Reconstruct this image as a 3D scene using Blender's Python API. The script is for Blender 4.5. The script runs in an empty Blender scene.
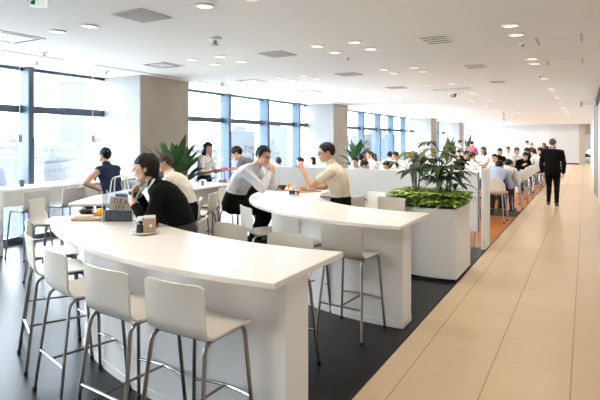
import bpy, bmesh, math, random
import numpy as np
from mathutils import Vector, Matrix, Euler
PI = math.pi
rnd = random.Random(7)
S = bpy.context.scene
COL = S.collection

# ------------------------------------------------------------------ camera, sky, exposure
H = 1.68
YAW = math.atan(285 / 500)
CA, SA = math.cos(YAW), math.sin(YAW)
cam_d = bpy.data.cameras.new('camera')
cam = bpy.data.objects.new('camera', cam_d)
COL.objects.link(cam)
cam_d.sensor_width = 36
cam_d.lens = 30
cam_d.shift_y = -59 / 600
cam_d.clip_end = 2000
cam.location = (0, 0, H)
cam.rotation_euler = (PI / 2, 0, YAW)
S.camera = cam
S.view_settings.view_transform = 'Standard'
S.view_settings.look = 'None'
S.view_settings.gamma = 1
S.view_settings.exposure = 0.02
S.view_settings.use_curve_mapping = False
SKY = 14.5
LAMP_W = 5.8
w = bpy.data.worlds.new('sky')
S.world = w
w.use_nodes = True
bg = w.node_tree.nodes['Background']
bg.inputs[0].default_value = (0.86, 0.94, 1.0, 1)
bg.inputs[1].default_value = SKY

WX = -8.15          # window line
CEIL = 2.9
BAYS = [(-5.4, -0.75), (0.35, 6.55), (7.85, 14.7), (15.85, 26.6), (27.8, 33.5), (34.7, 40.9)]
for i, (y0, y1) in enumerate(BAYS):       # daylight portals in the window openings
    ld = bpy.data.lights.new('window_portal', 'AREA')
    ld.shape = 'RECTANGLE'
    ld.size = y1 - y0
    ld.size_y = CEIL
    ld.cycles.is_portal = True
    lo = bpy.data.objects.new('window_portal', ld)
    COL.objects.link(lo)
    lo.location = (WX - 0.12, (y0 + y1) / 2, CEIL / 2)
    lo.rotation_euler = Matrix(((0, 0, -1), (-1, 0, 0), (0, 1, 0))).to_euler()

# ------------------------------------------------------------------ helpers
def at(px, py, z):
    Z = 500 * (z - H) / (141 - py)
    X = (px - 300) / 500 * Z
    return Vector((X * CA - Z * SA, X * SA + Z * CA, z))

def at_depth(px, py, Z):
    X = (px - 300) / 500 * Z
    return Vector((X * CA - Z * SA, X * SA + Z * CA, H + (141 - py) / 500 * Z))

def tag(o, label=None, cat=None, group=None, kind=None):
    if label: o['label'] = label
    if cat: o['category'] = cat
    if group: o['group'] = group
    if kind: o['kind'] = kind
    return o

def empty(name, loc=(0, 0, 0), rz=0):
    o = bpy.data.objects.new(name, None)
    COL.objects.link(o)
    o.location = loc
    o.rotation_euler = (0, 0, rz)
    o.empty_display_size = 0.1
    return o

def thing(name, label, cat, loc=(0, 0, 0), rz=0, group=None):
    return tag(empty(name, loc, rz), label, cat, group)

def copy_tree(o, parent=None):
    c = o.copy()
    COL.objects.link(c)
    if parent: c.parent = parent
    for ch in o.children:
        copy_tree(ch, c)
    return c

def sharp_smooth(me, ang):
    bm = bmesh.new()
    bm.from_mesh(me)
    a = math.radians(ang)
    for f in bm.faces: f.smooth = True
    for e in bm.edges:
        if len(e.link_faces) == 2:
            e.smooth = e.calc_face_angle(0) < a
    bm.to_mesh(me)
    bm.free()

class MB:
    def __init__(s):
        s.v, s.f = [], []
    def add(s, vs, fs, M=None):
        n = len(s.v)
        for p in vs:
            p = Vector(p)
            s.v.append(M @ p if M else p)
        for f in fs: s.f.append([n + i for i in f])
        return s
    def box(s, x0, x1, y0, y1, z0, z1, M=None):
        vs = [(x, y, z) for z in (z0, z1) for y in (y0, y1) for x in (x0, x1)]
        return s.add(vs, [(0, 2, 3, 1), (4, 5, 7, 6), (0, 1, 5, 4), (2, 6, 7, 3), (0, 4, 6, 2), (1, 3, 7, 5)], M)
    def prism(s, poly, z0, z1, M=None):
        n = len(poly)
        a = sum(poly[i][0] * poly[(i + 1) % n][1] - poly[(i + 1) % n][0] * poly[i][1] for i in range(n))
        if a < 0: poly = poly[::-1]
        vs = [(x, y, z0) for x, y in poly] + [(x, y, z1) for x, y in poly]
        fs = [list(range(n))[::-1], list(range(n, 2 * n))] + [(i, (i + 1) % n, n + (i + 1) % n, n + i) for i in range(n)]
        return s.add(vs, fs, M)
    def tube(s, pts, r, seg=8, M=None, closed=False):
        pts = [Vector(p) for p in pts]
        n = len(pts)
        rs = r if isinstance(r, (list, tuple)) else [r] * n
        vs, fs = [], []
        up = None
        for i, p in enumerate(pts):
            if closed: t = (pts[(i + 1) % n] - pts[i - 1]).normalized()
            else: t = (pts[min(i + 1, n - 1)] - pts[max(i - 1, 0)]).normalized()
            if up is None:
                up = t.orthogonal().normalized()
            up = (up - t * up.dot(t)).normalized()
            b = t.cross(up)
            for k in range(seg):
                a = 2 * PI * k / seg
                vs.append(p + (up * math.cos(a) + b * math.sin(a)) * rs[i])
        m = n if closed else n - 1
        for i in range(m):
            j = (i + 1) % n
            for k in range(seg):
                l = (k + 1) % seg
                fs.append((i * seg + k, i * seg + l, j * seg + l, j * seg + k))
        if not closed:
            fs.append(list(range(seg))[::-1])
            fs.append([(n - 1) * seg + k for k in range(seg)])
        return s.add(vs, fs, M)
    def lathe(s, prof, seg=20, M=None):
        vs, fs = [], []
        n = len(prof)
        for r, z in prof:
            for k in range(seg):
                a = 2 * PI * k / seg
                vs.append((max(r, 1e-4) * math.cos(a), max(r, 1e-4) * math.sin(a), z))
        for i in range(n - 1):
            for k in range(seg):
                l = (k + 1) % seg
                fs.append((i * seg + k, i * seg + l, (i + 1) * seg + l, (i + 1) * seg + k))
        fs.append(list(range(seg))[::-1])
        fs.append([(n - 1) * seg + k for k in range(seg)])
        return s.add(vs, fs, M)
    def ell(s, c, r, R=None, nu=14, nv=9):
        vs, fs = [], []
        for j in range(nv + 1):
            th = PI * (j + 0.001) / (nv + 0.002)
            for i in range(nu):
                a = 2 * PI * i / nu
                p = Vector((r[0] * math.sin(th) * math.cos(a), r[1] * math.sin(th) * math.sin(a), r[2] * math.cos(th)))
                if R: p = R @ p
                vs.append(p + Vector(c))
        for j in range(nv):
            for i in range(nu):
                l = (i + 1) % nu
                fs.append((j * nu + i, (j + 1) * nu + i, (j + 1) * nu + l, j * nu + l))
        fs.append(list(range(nu)))
        fs.append([nv * nu + k for k in range(nu)][::-1])
        return s.add(vs, fs)
    def mesh(s, name, mat, smooth=35):
        me = bpy.data.meshes.new(name)
        me.from_pydata([tuple(p) for p in s.v], [], s.f)
        me.validate()
        if smooth: sharp_smooth(me, smooth)
        if mat: me.materials.append(mat)
        return me
    def build(s, name, mat, parent=None, loc=(0, 0, 0), rz=0, smooth=35, bevel=0, bseg=2):
        o = bpy.data.objects.new(name, s.mesh(name, mat, smooth))
        COL.objects.link(o)
        o.location = loc
        o.rotation_euler = (0, 0, rz)
        if parent: o.parent = parent
        if bevel:
            m = o.modifiers.new('bevel', 'BEVEL')
            m.width = bevel; m.segments = bseg; m.limit_method = 'ANGLE'; m.angle_limit = math.radians(40)
            m.harden_normals = False
        return o

def rot_to(d):
    return Vector((0, 0, 1)).rotation_difference(Vector(d).normalized()).to_matrix()

# ------------------------------------------------------------------ materials
def mat(name, col, rough=0.5, metal=0.0, spec=0.5, noise=0.0, nscale=20, bump=0.0, bscale=60, emit=None, estr=0, coat=0):
    m = bpy.data.materials.new(name)
    m.use_nodes = True
    nt = m.node_tree
    p = nt.nodes['Principled BSDF']
    p.inputs['Base Color'].default_value = (*col, 1)
    p.inputs['Roughness'].default_value = rough
    p.inputs['Metallic'].default_value = metal
    p.inputs['Specular IOR Level'].default_value = spec
    if coat: p.inputs['Coat Weight'].default_value = coat
    if noise or bump:
        tc = nt.nodes.new('ShaderNodeTexCoord')
    if noise:
        n = nt.nodes.new('ShaderNodeTexNoise')
        n.inputs['Scale'].default_value = nscale
        n.inputs['Detail'].default_value = 4
        nt.links.new(tc.outputs['Object'], n.inputs['Vector'])
        mx = nt.nodes.new('ShaderNodeMixRGB')
        mx.inputs[1].default_value = (*[c * (1 - noise) for c in col], 1)
        mx.inputs[2].default_value = (*[min(1, c * (1 + noise)) for c in col], 1)
        nt.links.new(n.outputs[0], mx.inputs[0])
        nt.links.new(mx.outputs[0], p.inputs['Base Color'])
    if bump:
        n2 = nt.nodes.new('ShaderNodeTexNoise')
        n2.inputs['Scale'].default_value = bscale
        n2.inputs['Detail'].default_value = 3
        nt.links.new(tc.outputs['Object'], n2.inputs['Vector'])
        b = nt.nodes.new('ShaderNodeBump')
        b.inputs['Strength'].default_value = bump
        b.inputs['Distance'].default_value = 0.01
        nt.links.new(n2.outputs[0], b.inputs['Height'])
        nt.links.new(b.outputs[0], p.inputs['Normal'])
    if emit:
        p.inputs['Emission Color'].default_value = (*emit, 1)
        p.inputs['Emission Strength'].default_value = estr
    return m

def grid_mat(name, col, line, sx, ox, wx, sy, oy, wy, cross=0.5, rough=0.3, spec=0.5, var=0.06, stretch=(3, 12, 1)):
    """tiles in world metres: joints across x every sx, across y every sy"""
    m = bpy.data.materials.new(name)
    m.use_nodes = True
    nt = m.node_tree
    L = nt.links.new
    p = nt.nodes['Principled BSDF']
    g = nt.nodes.new('ShaderNodeNewGeometry')
    sep = nt.nodes.new('ShaderNodeSeparateXYZ')
    L(g.outputs['Position'], sep.inputs[0])
    def M(op, a, b=None):
        n = nt.nodes.new('ShaderNodeMath')
        n.operation = op
        for i, q in enumerate((a, b)):
            if q is None: continue
            if isinstance(q, (int, float)): n.inputs[i].default_value = q
            else: L(q, n.inputs[i])
        return n.outputs[0]
    def lines(o, s, off, wd):
        fr = M('FRACT', M('DIVIDE', M('ADD', M('SUBTRACT', o, off), 1000 * s), s))
        d = M('MULTIPLY', M('MINIMUM', fr, M('SUBTRACT', 1.0, fr)), s)
        return M('LESS_THAN', d, wd / 2), fr
    lx, _ = lines(sep.outputs[0], sx, ox, wx)
    ly, _ = lines(sep.outputs[1], sy, oy, wy)
    fac = M('MAXIMUM', lx, M('MULTIPLY', ly, cross))
    # tone per tile and stone veining
    ix = M('FLOOR', M('DIVIDE', M('SUBTRACT', sep.outputs[0], ox), sx))
    iy = M('FLOOR', M('DIVIDE', M('SUBTRACT', sep.outputs[1], oy), sy))
    cmb = nt.nodes.new('ShaderNodeCombineXYZ')
    L(ix, cmb.inputs[0]); L(iy, cmb.inputs[1])
    wn = nt.nodes.new('ShaderNodeTexWhiteNoise')
    L(cmb.outputs[0], wn.inputs['Vector'])
    mp = nt.nodes.new('ShaderNodeMapping')
    mp.inputs['Scale'].default_value = stretch
    L(g.outputs['Position'], mp.inputs[0])
    nz = nt.nodes.new('ShaderNodeTexNoise')
    nz.inputs['Scale'].default_value = 1.0
    nz.inputs['Detail'].default_value = 5
    L(mp.outputs[0], nz.inputs['Vector'])
    v = M('ADD', M('MULTIPLY', wn.outputs['Value'], 0.5), M('MULTIPLY', nz.outputs[0], 0.5))
    mx = nt.nodes.new('ShaderNodeMixRGB')
    mx.inputs[1].default_value = (*[c * (1 - var) for c in col], 1)
    mx.inputs[2].default_value = (*[c * (1 + var) for c in col], 1)
    L(v, mx.inputs[0])
    m2 = nt.nodes.new('ShaderNodeMixRGB')
    m2.inputs[2].default_value = (*line, 1)
    L(mx.outputs[0], m2.inputs[1])
    L(fac, m2.inputs[0])
    L(m2.outputs[0], p.inputs['Base Color'])
    p.inputs['Roughness'].default_value = rough
    p.inputs['Specular IOR Level'].default_value = spec
    return m

def glass_mat(name, tint=(0.97, 0.985, 1.0), refl=0.06):
    m = bpy.data.materials.new(name)
    m.use_nodes = True
    nt = m.node_tree
    nt.nodes.remove(nt.nodes['Principled BSDF'])
    out = nt.nodes['Material Output']
    t = nt.nodes.new('ShaderNodeBsdfTransparent')
    t.inputs[0].default_value = (*tint, 1)
    g = nt.nodes.new('ShaderNodeBsdfGlossy')
    g.inputs['Roughness'].default_value = 0.02
    mx = nt.nodes.new('ShaderNodeMixShader')
    lw = nt.nodes.new('ShaderNodeFresnel')
    lw.inputs[0].default_value = 1.35
    mm = nt.nodes.new('ShaderNodeMath')
    mm.operation = 'MINIMUM'
    mm.inputs[1].default_value = max(refl, 0.35)
    nt.links.new(lw.outputs[0], mm.inputs[0])
    nt.links.new(mm.outputs[0], mx.inputs[0])
    nt.links.new(t.outputs[0], mx.inputs[1])
    nt.links.new(g.outputs[0], mx.inputs[2])
    nt.links.new(mx.outputs[0], out.inputs[0])
    return m

M_ = {}
M_['wall'] = mat('white_wall_paint', (0.63, 0.64, 0.64), 0.7, noise=0.02, nscale=3)
M_['beige_wall'] = mat('beige_wall_panel', (0.50, 0.41, 0.33), 0.6, noise=0.04, nscale=3)
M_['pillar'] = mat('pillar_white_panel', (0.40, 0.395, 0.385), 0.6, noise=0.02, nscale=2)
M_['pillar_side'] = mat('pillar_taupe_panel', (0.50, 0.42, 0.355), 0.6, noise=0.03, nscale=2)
M_['ceiling'] = mat('ceiling_paint', (0.83, 0.81, 0.78), 0.75, noise=0.015, nscale=2)
M_['tile'] = grid_mat('corridor_limestone_tile', (0.69, 0.525, 0.34), (0.40, 0.28, 0.16), 0.52, -0.605, 0.008, 0.515, 3.585, 0.005, 0.4, 0.26, 0.45, 0.05)
M_['dark'] = grid_mat('dark_floor_tile', (0.005, 0.005, 0.0055), (0.002, 0.002, 0.002), 0.9, -1.32, 0.006, 0.45, 0.2, 0.006, 1.0, 0.31, 0.32, 0.15)
M_['dark'].node_tree.nodes['Principled BSDF'].inputs['Specular Tint'].default_value = (0.80, 0.91, 1.0, 1)  # blue put into the reflection colour to imitate sky light from the windows
M_['wood'] = grid_mat('orange_wood_floor', (0.46, 0.165, 0.036), (0.22, 0.07, 0.015), 0.12, -1.32, 0.004, 1.2, 0.0, 0.004, 0.8, 0.35, 0.4, 0.18, (14, 1.5, 1))
M_['bouncefloor'] = mat('pale_grey_bounce_floor', (0.42, 0.40, 0.37), 0.4, noise=0.05, nscale=5)
M_['carpet'] = mat('grey_floor_strip', (0.06, 0.06, 0.062), 0.7, noise=0.2, nscale=60)
M_['table'] = mat('white_table_laminate', (0.83, 0.80, 0.765), 0.32, spec=0.45, noise=0.015, nscale=6)
M_['base'] = mat('white_base_panel', (0.86, 0.855, 0.85), 0.5, noise=0.015, nscale=4)
M_['seat'] = mat('white_stool_laminate', (0.65, 0.615, 0.555), 0.42, noise=0.02, nscale=5)
M_['chrome'] = mat('brushed_steel_tube', (0.27, 0.25, 0.23), 0.3, metal=1.0, noise=0.05, nscale=30)
M_['chrome2'] = mat('bright_chrome', (0.55, 0.55, 0.55), 0.2, metal=1.0)
M_['shell'] = mat('white_plastic_shell', (0.82, 0.80, 0.76), 0.4)
M_['rubber'] = mat('black_rubber', (0.02, 0.02, 0.02), 0.7)
M_['frame'] = mat('blue_grey_mullion', (0.075, 0.125, 0.18), 0.45, metal=0.1)
M_['frame_dark'] = mat('dark_mullion_face', (0.10, 0.12, 0.16), 0.45, metal=0.3)
M_['glass'] = glass_mat('window_glass')
M_['acrylic'] = glass_mat('clear_acrylic', (0.93, 0.96, 0.99), 0.2)
M_['counter'] = mat('window_counter_white', (0.85, 0.85, 0.84), 0.35)
M_['apron'] = mat('window_counter_apron', (0.62, 0.59, 0.54), 0.5, noise=0.03, nscale=4)
M_['planter'] = mat('white_planter', (0.90, 0.90, 0.90), 0.45, noise=0.01, nscale=4)
M_['black'] = mat('black_matt', (0.012, 0.012, 0.012), 0.6)
M_['soil'] = mat('dark_potting_soil', (0.04, 0.028, 0.02), 0.95, noise=0.4, nscale=80, bump=0.6)
M_['leaf'] = mat('dark_glossy_leaf', (0.022, 0.055, 0.02), 0.45, spec=0.3, noise=0.45, nscale=6)
M_['leaf_olive'] = mat('olive_leaf', (0.12, 0.14, 0.03), 0.42, noise=0.4, nscale=5)
M_['leaf_light'] = mat('bright_green_leaf', (0.46, 0.62, 0.14), 0.5, noise=0.4, nscale=9)
M_['leaf_mid'] = mat('mid_green_leaf', (0.22, 0.40, 0.08), 0.45, noise=0.4, nscale=9)
M_['leaf_corner'] = mat('deep_green_leaf', (0.05, 0.125, 0.04), 0.4, noise=0.4, nscale=5)
M_['stem'] = mat('brown_green_stem', (0.10, 0.09, 0.035), 0.7, noise=0.3, nscale=20)
M_['pot'] = mat('dark_grey_pot', (0.10, 0.10, 0.10), 0.5)
M_['panel'] = mat('frosted_white_panel', (0.88, 0.90, 0.92), 0.35, noise=0.01, nscale=3)
M_['edge_grey'] = mat('grey_metal_edge', (0.30, 0.30, 0.31), 0.4, metal=0.6)
M_['ledge'] = mat('brown_wood_ledge', (0.35, 0.22, 0.12), 0.5, noise=0.2, nscale=14)
M_['vent'] = mat('grey_vent_grille', (0.50, 0.49, 0.48), 0.6)
M_['vent_dark'] = mat('vent_slot_shadow', (0.10, 0.10, 0.10), 0.7)
M_['lamp'] = mat('downlight_diffuser', (1, 0.95, 0.8), 0.5, emit=(1.0, 0.88, 0.62), estr=1.25)
M_['ring'] = mat('downlight_ring', (0.80, 0.78, 0.74), 0.4)
M_['green'] = mat('exit_green', (0.0, 0.22, 0.10), 0.5)
M_['sign'] = mat('lit_sign_face', (0.85, 0.85, 0.85), 0.5, emit=(0.9, 1.0, 0.96), estr=0.45)
M_['white'] = mat('white_ceramic', (0.85, 0.85, 0.84), 0.25)
M_['tray'] = mat('brown_tray', (0.45, 0.24, 0.14), 0.45, noise=0.12, nscale=15)
M_['tray_pink'] = mat('pink_tray', (0.62, 0.20, 0.32), 0.45)
M_['bowl'] = mat('black_lacquer_bowl', (0.015, 0.012, 0.013), 0.25)
M_['food'] = mat('brown_food', (0.30, 0.12, 0.05), 0.7, noise=0.5, nscale=60, bump=0.5)
M_['orange'] = mat('orange_peel', (0.85, 0.38, 0.02), 0.5, bump=0.2, bscale=200)
M_['soy'] = mat('soy_sauce_dark', (0.015, 0.012, 0.014), 0.12, spec=0.6)
M_['kraft'] = mat('kraft_brown', (0.42, 0.30, 0.20), 0.8, noise=0.1, nscale=30)
M_['card'] = mat('tan_printed_card', (0.62, 0.46, 0.32), 0.7, noise=0.08, nscale=20)
M_['pouch'] = mat('dark_patterned_pouch', (0.06, 0.075, 0.085), 0.6, noise=0.95, nscale=38)
M_['blue'] = mat('blue_folder', (0.05, 0.17, 0.45), 0.5)
M_['phone'] = mat('dark_phone', (0.02, 0.02, 0.03), 0.2)
M_['ink'] = mat('brown_ink', (0.06, 0.035, 0.025), 0.8)
M_['jamb'] = mat('pale_grey_jamb', (0.55, 0.55, 0.56), 0.4, metal=0.2)
M_['cord'] = mat('white_cord', (0.75, 0.75, 0.74), 0.6)
M_['grey'] = mat('mid_grey_plastic', (0.35, 0.35, 0.35), 0.5)
M_['chop'] = mat('chopstick_wood', (0.55, 0.30, 0.14), 0.6)

# ------------------------------------------------------------------ room shell
YB, YF = -5.5, 41.0
RX = 0.34
def struct(name, mb, m, **k):
    o = mb.build(name, m, **k)
    o['kind'] = 'structure'
    return o

struct('floor', MB().box(-1.32, 3.2, YB, 48, -0.1, 0), M_['tile'], smooth=0)
struct('floor_dark', MB().box(WX - 0.3, -1.32, YB, 8.25, -0.1, 0), M_['dark'], smooth=0)
struct('floor_wood', MB().box(-3.6, -1.32, 8.25, YF, -0.1, 0), M_['wood'], smooth=0)
struct('floor_pale_bounce', MB().box(WX - 0.3, -3.6, 8.25, YF, -0.1, 0), M_['bouncefloor'], smooth=0)  # added out of view, grey instead of wood to cut orange bounce
struct('floor_strip', MB().box(-3.4, -1.34, 11.95, 13.0, 0, 0.004), M_['carpet'], smooth=0)
struct('trim_1', MB().box(-1.335, -1.315, YB, YF, -0.01, 0.003), M_['black'], smooth=0)
struct('ceiling', MB().box(WX - 0.3, 3.2, YB, 48, CEIL, CEIL + 0.15), M_['ceiling'], smooth=0)
# far wall, with the opening beside the corridor
struct('wall_back', MB().box(WX - 0.3, -0.36, YF, YF + 0.2, 0, CEIL), M_['wall'], smooth=0)
struct('wall_back_panel', MB().box(-0.36, 0.02, YF - 0.12, YF + 0.2, 0, CEIL), M_['beige_wall'], smooth=0)
struct('wall_back_header', MB().box(0.02, 0.6, YF, YF + 0.2, 2.15, CEIL), M_['beige_wall'], smooth=0)
struct('wall_alcove', MB().box(-0.4, 3.0, 47.2, 47.4, 0, CEIL).box(-0.45, -0.36, YF + 0.2, 47.4, 0, CEIL).box(2.8, 3.0, YF, 47.4, 0, CEIL), M_['wall'], smooth=0)
struct('baseboard_back', MB().box(WX, -0.36, YF - 0.02, YF, 0, 0.09), M_['black'], smooth=0)
# corridor wall on the right, set back near the camera
struct('wall_right', MB().box(RX, RX + 0.2, 12.0, YF, 0, CEIL).box(RX + 0.2, 3.2, 12.0, 12.2, 0, CEIL), M_['wall'], smooth=0)
struct('wall_right_recess', MB().box(3.0, 3.2, YB, 12.0, 0, CEIL), M_['wall'], smooth=0)
struct('trim_2', MB().box(RX - 0.06, RX, 12.0, 17.4, CEIL - 0.16, CEIL), M_['black'], smooth=0)
struct('wall_front', MB().box(WX - 0.3, 3.2, YB - 0.2, YB, 0, CEIL), M_['wall'], smooth=0)
# steel jamb of the sliding door on the right wall
o = struct('door_1', MB().box(RX - 0.09, RX, 18.5, 18.72, 0, CEIL - 0.02).box(RX - 0.045, RX, 17.5, 18.5, 0, CEIL - 0.1), M_['jamb'], smooth=0)
# pillars on the window line
PILL = [(-0.75, 0.35), (6.55, 7.85), (14.7, 15.85), (26.6, 27.8), (33.5, 34.7)]
for i, (y0, y1) in enumerate(PILL):
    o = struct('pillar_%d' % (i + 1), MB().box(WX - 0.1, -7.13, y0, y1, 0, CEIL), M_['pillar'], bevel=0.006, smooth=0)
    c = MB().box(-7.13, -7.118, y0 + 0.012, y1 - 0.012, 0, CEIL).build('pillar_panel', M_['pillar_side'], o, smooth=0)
    c['label'] = 'taupe panel on the side towards the room'
# windows
MULL = [[-3.1], [2.9, 4.98], [10.3, 12.1, 13.95], [17.4, 19.3, 21.2, 22.95, 24.8], [29.7, 31.6], [36.8, 38.9]]
for i, (y0, y1) in enumerate(BAYS):
    fr = MB()
    fr.box(WX - 0.06, WX + 0.06, y0, y1, 0, 0.10)
    fr.box(WX - 0.05, WX + 0.05, y0, y1, 2.15, 2.27)
    fr.box(WX - 0.06, WX + 0.06, y0, y1, CEIL - 0.05, CEIL)
    o = struct('window_%d' % (i + 1), fr, M_['frame_dark'], smooth=0)
    ms = MULL[i] + ([y0 + 0.06] if i > 1 else [])
    for y in ms:
        q = MB().box(WX - 0.08, WX + 0.20, y - 0.05, y + 0.05, 0, CEIL).build('mullion', M_['frame'], o, smooth=0)
        MB().box(WX + 0.20, WX + 0.212, y - 0.045, y + 0.045, 0, CEIL).build('mullion_cover', M_['frame_dark'], q, smooth=0)
    MB().box(WX - 0.006, WX + 0.006, y0, y1, 0.1, CEIL - 0.05).build('pane', M_['glass'], o, smooth=0)

# ------------------------------------------------------------------ city outside
def bld_mat(name, col, win, sx, sz, fx, fz):
    m = bpy.data.materials.new(name)
    m.use_nodes = True
    nt = m.node_tree
    L = nt.links.new
    p = nt.nodes['Principled BSDF']
    tc = nt.nodes.new('ShaderNodeTexCoord')
    sep = nt.nodes.new('ShaderNodeSeparateXYZ')
    L(tc.outputs['Object'], sep.inputs[0])
    def M(op, a, b=None):
        n = nt.nodes.new('ShaderNodeMath'); n.operation = op
        for i, q in enumerate((a, b)):
            if q is None: continue
            if isinstance(q, (int, float)): n.inputs[i].default_value = q
            else: L(q, n.inputs[i])
        return n.outputs[0]
    h = M('ADD', sep.outputs[0], sep.outputs[1])
    a = M('LESS_THAN', M('FRACT', M('DIVIDE', M('ADD', h, 500), sx)), fx)
    b = M('LESS_THAN', M('FRACT', M('DIVIDE', M('ADD', sep.outputs[2], 500), sz)), fz)
    mx = nt.nodes.new('ShaderNodeMixRGB')
    mx.inputs[1].default_value = (*col, 1)
    mx.inputs[2].default_value = (*win, 1)
    L(M('MULTIPLY', a, b), mx.inputs[0])
    L(mx.outputs[0], p.inputs['Base Color'])
    p.inputs['Roughness'].default_value = 0.7
    return m
BM = [bld_mat('pale_tower_facade', (0.083, 0.094, 0.106), (0.066, 0.079, 0.093), 4.0, 3.4, 0.6, 0.55),
      bld_mat('white_block_facade', (0.106, 0.11, 0.114), (0.066, 0.074, 0.085), 5.0, 3.6, 0.7, 0.4),
      bld_mat('blue_glass_facade', (0.070, 0.086, 0.102), (0.058, 0.073, 0.09), 3.0, 3.4, 0.75, 0.7)]
GZ = -46.0
struct('ground_city', MB().box(-900, -12, -500, 900, GZ - 1, GZ), mat('pale_city_ground', (0.60, 0.62, 0.64), 0.9, noise=0.2, nscale=0.03), smooth=0)
def tower(px, wpx, ytop, Z, mi, label, dz=40, crown=True):
    p = at_depth(px, 141, Z)
    top = H + (141 - ytop) / 500 * Z
    wd = wpx / 500 * Z
    t = thing('city_building', label, 'building', (p.x, p.y, GZ), YAW + 0.12, None)
    MB().box(-wd / 2, wd / 2, 0, dz, 0, top - GZ).build('facade', BM[mi], t, smooth=0)
    if crown:
        MB().box(-wd / 4, wd / 5, dz * 0.2, dz * 0.7, top - GZ, top - GZ + 4).build('roof_house', BM[1], t, smooth=0)
    MB().box(-wd / 2 - 0.4, wd / 2 + 0.4, -0.4, dz + 0.4, top - GZ - 0.8, top - GZ + 0.2).build('parapet', BM[0], t, smooth=0)
tower(72, 24, 82, 330, 0, 'tall pale office tower seen through the window left of the first pillar')
tower(92, 18, 143, 160, 1, 'white low block with rows of windows beside the first pillar')
tower(52, 24, 150, 240, 2, 'bluish mid rise building in front of the tall pale tower')
tower(8, 26, 146, 260, 1, 'pale building seen through the leftmost window pane')
tower(12, 30, 158, 190, 0, 'low grey building at the foot of the leftmost window pane')
tower(38, 12, 160, 170, 1, 'small white building just right of the first window post')
tower(240, 30, 131, 420, 2, 'hazy building seen between the second and third window posts')
tower(277, 22, 127, 380, 0, 'hazy tower seen just left of the second pillar')
tower(205, 24, 150, 300, 1, 'low white building behind the woman with the tray')
tower(355, 20, 140, 420, 0, 'hazy block seen behind the plant by the second pillar')
tower(384, 26, 134, 420, 2, 'bluish hazy block seen left of the third pillar')

# ------------------------------------------------------------------ ceiling fittings
def downlight_proto():
    t = empty('recessed_downlight')
    prof = [(0.062, -0.001), (0.070, -0.012), (0.084, -0.014), (0.090, -0.008), (0.090, 0.0)]
    MB().lathe(prof, 24).build('trim_ring', M_['ring'], t)
    MB().lathe([(0.0, -0.0105), (0.066, -0.0105), (0.068, -0.004), (0.0, -0.004)], 24).build('diffuser', M_['lamp'], t)
    return t
LD = bpy.data.lights.new('downlight_lamp', 'AREA')
LD.shape = 'DISK'
LD.size = 0.13
LD.energy = LAMP_W
LD.color = (1.0, 0.87, 0.71)
LD.spread = math.radians(140)
ORD = ['first', 'second', 'third', 'fourth', 'fifth', 'sixth', 'seventh', 'eighth', 'ninth', 'tenth']
rows = []
for k in range(-2, 15):
    yc = 5.94 + 2.45 * k
    if yc > YF - 0.6: break
    if k % 3 == 2: rows.append(yc)
    else: rows += [yc - 0.26, yc + 0.26]
cols = [(-5.09, 'line of ceiling lights nearest the windows'), (-4.56, 'second line of ceiling lights from the windows'),
        (-2.98, 'third line of ceiling lights from the windows'), (-2.46, 'fourth line of ceiling lights from the windows'),
        (-0.68, 'line of ceiling lights above the tiled corridor')]
dl = None
for cx, cname in cols:
    n = 0
    for y in rows:
        if dl is None:
            dl = downlight_proto(); o = dl
        else:
            o = copy_tree(dl)
        o.location = (cx, y, CEIL)
        Z = -cx * SA * -1 * -1 if False else (-cx * SA + y * CA)
        px = 300 + 500 * (cx * CA + y * SA) / Z if Z > 0.3 else -1
        py = 141 - 500 * (CEIL - H) / Z if Z > 0.3 else -1
        seen = Z > 0.3 and 0 < px < 600 and py > -2
        if seen:
            n += 1
            if n <= 9:
                tag(o, 'round warm downlight, %s counted from the camera in the %s' % (ORD[n - 1], cname.replace(' of ceiling lights', '')), 'ceiling light', 'recessed ceiling downlights')
            else:
                tag(o, 'tiny distant warm downlight far back in the %s' % cname, 'ceiling light', 'recessed ceiling downlights')
        else:
            tag(o, 'round warm downlight overhead, outside the top of the picture', 'ceiling light', 'recessed ceiling downlights')
        lo = bpy.data.objects.new('downlight_lamp', LD)
        COL.objects.link(lo)
        lo.location = (cx, y, CEIL - 0.02)
        lo.parent = None

def square_vent(x, y, s=0.62, label='', group='square ceiling air vents'):
    t = thing('ceiling_vent', label, 'air vent', (x, y, CEIL), 0, group)
    h = s / 2
    MB().box(-h, h, -h, h, -0.012, 0).build('grille_plate', M_['vent'], t, bevel=0.004, smooth=0)
    g = MB()
    for k in range(9):
        a = -h + 0.05 + k * (s - 0.1) / 8
        g.box(a - 0.012, a + 0.012, -h + 0.04, h - 0.04, -0.016, -0.012)
    g.build('louvres', M_['vent'], t, smooth=0)
for y, lb in [(3.46, 'large grey square ceiling vent near the top of the photo'), (5.93, 'grey square ceiling vent above the seated man in the striped shirt'),
              (8.35, 'grey square ceiling vent, third from the camera in its line'), (11.0, 'small grey square ceiling vent, fourth from the camera')]:
    square_vent(-3.74, y, 0.40, lb)

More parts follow.
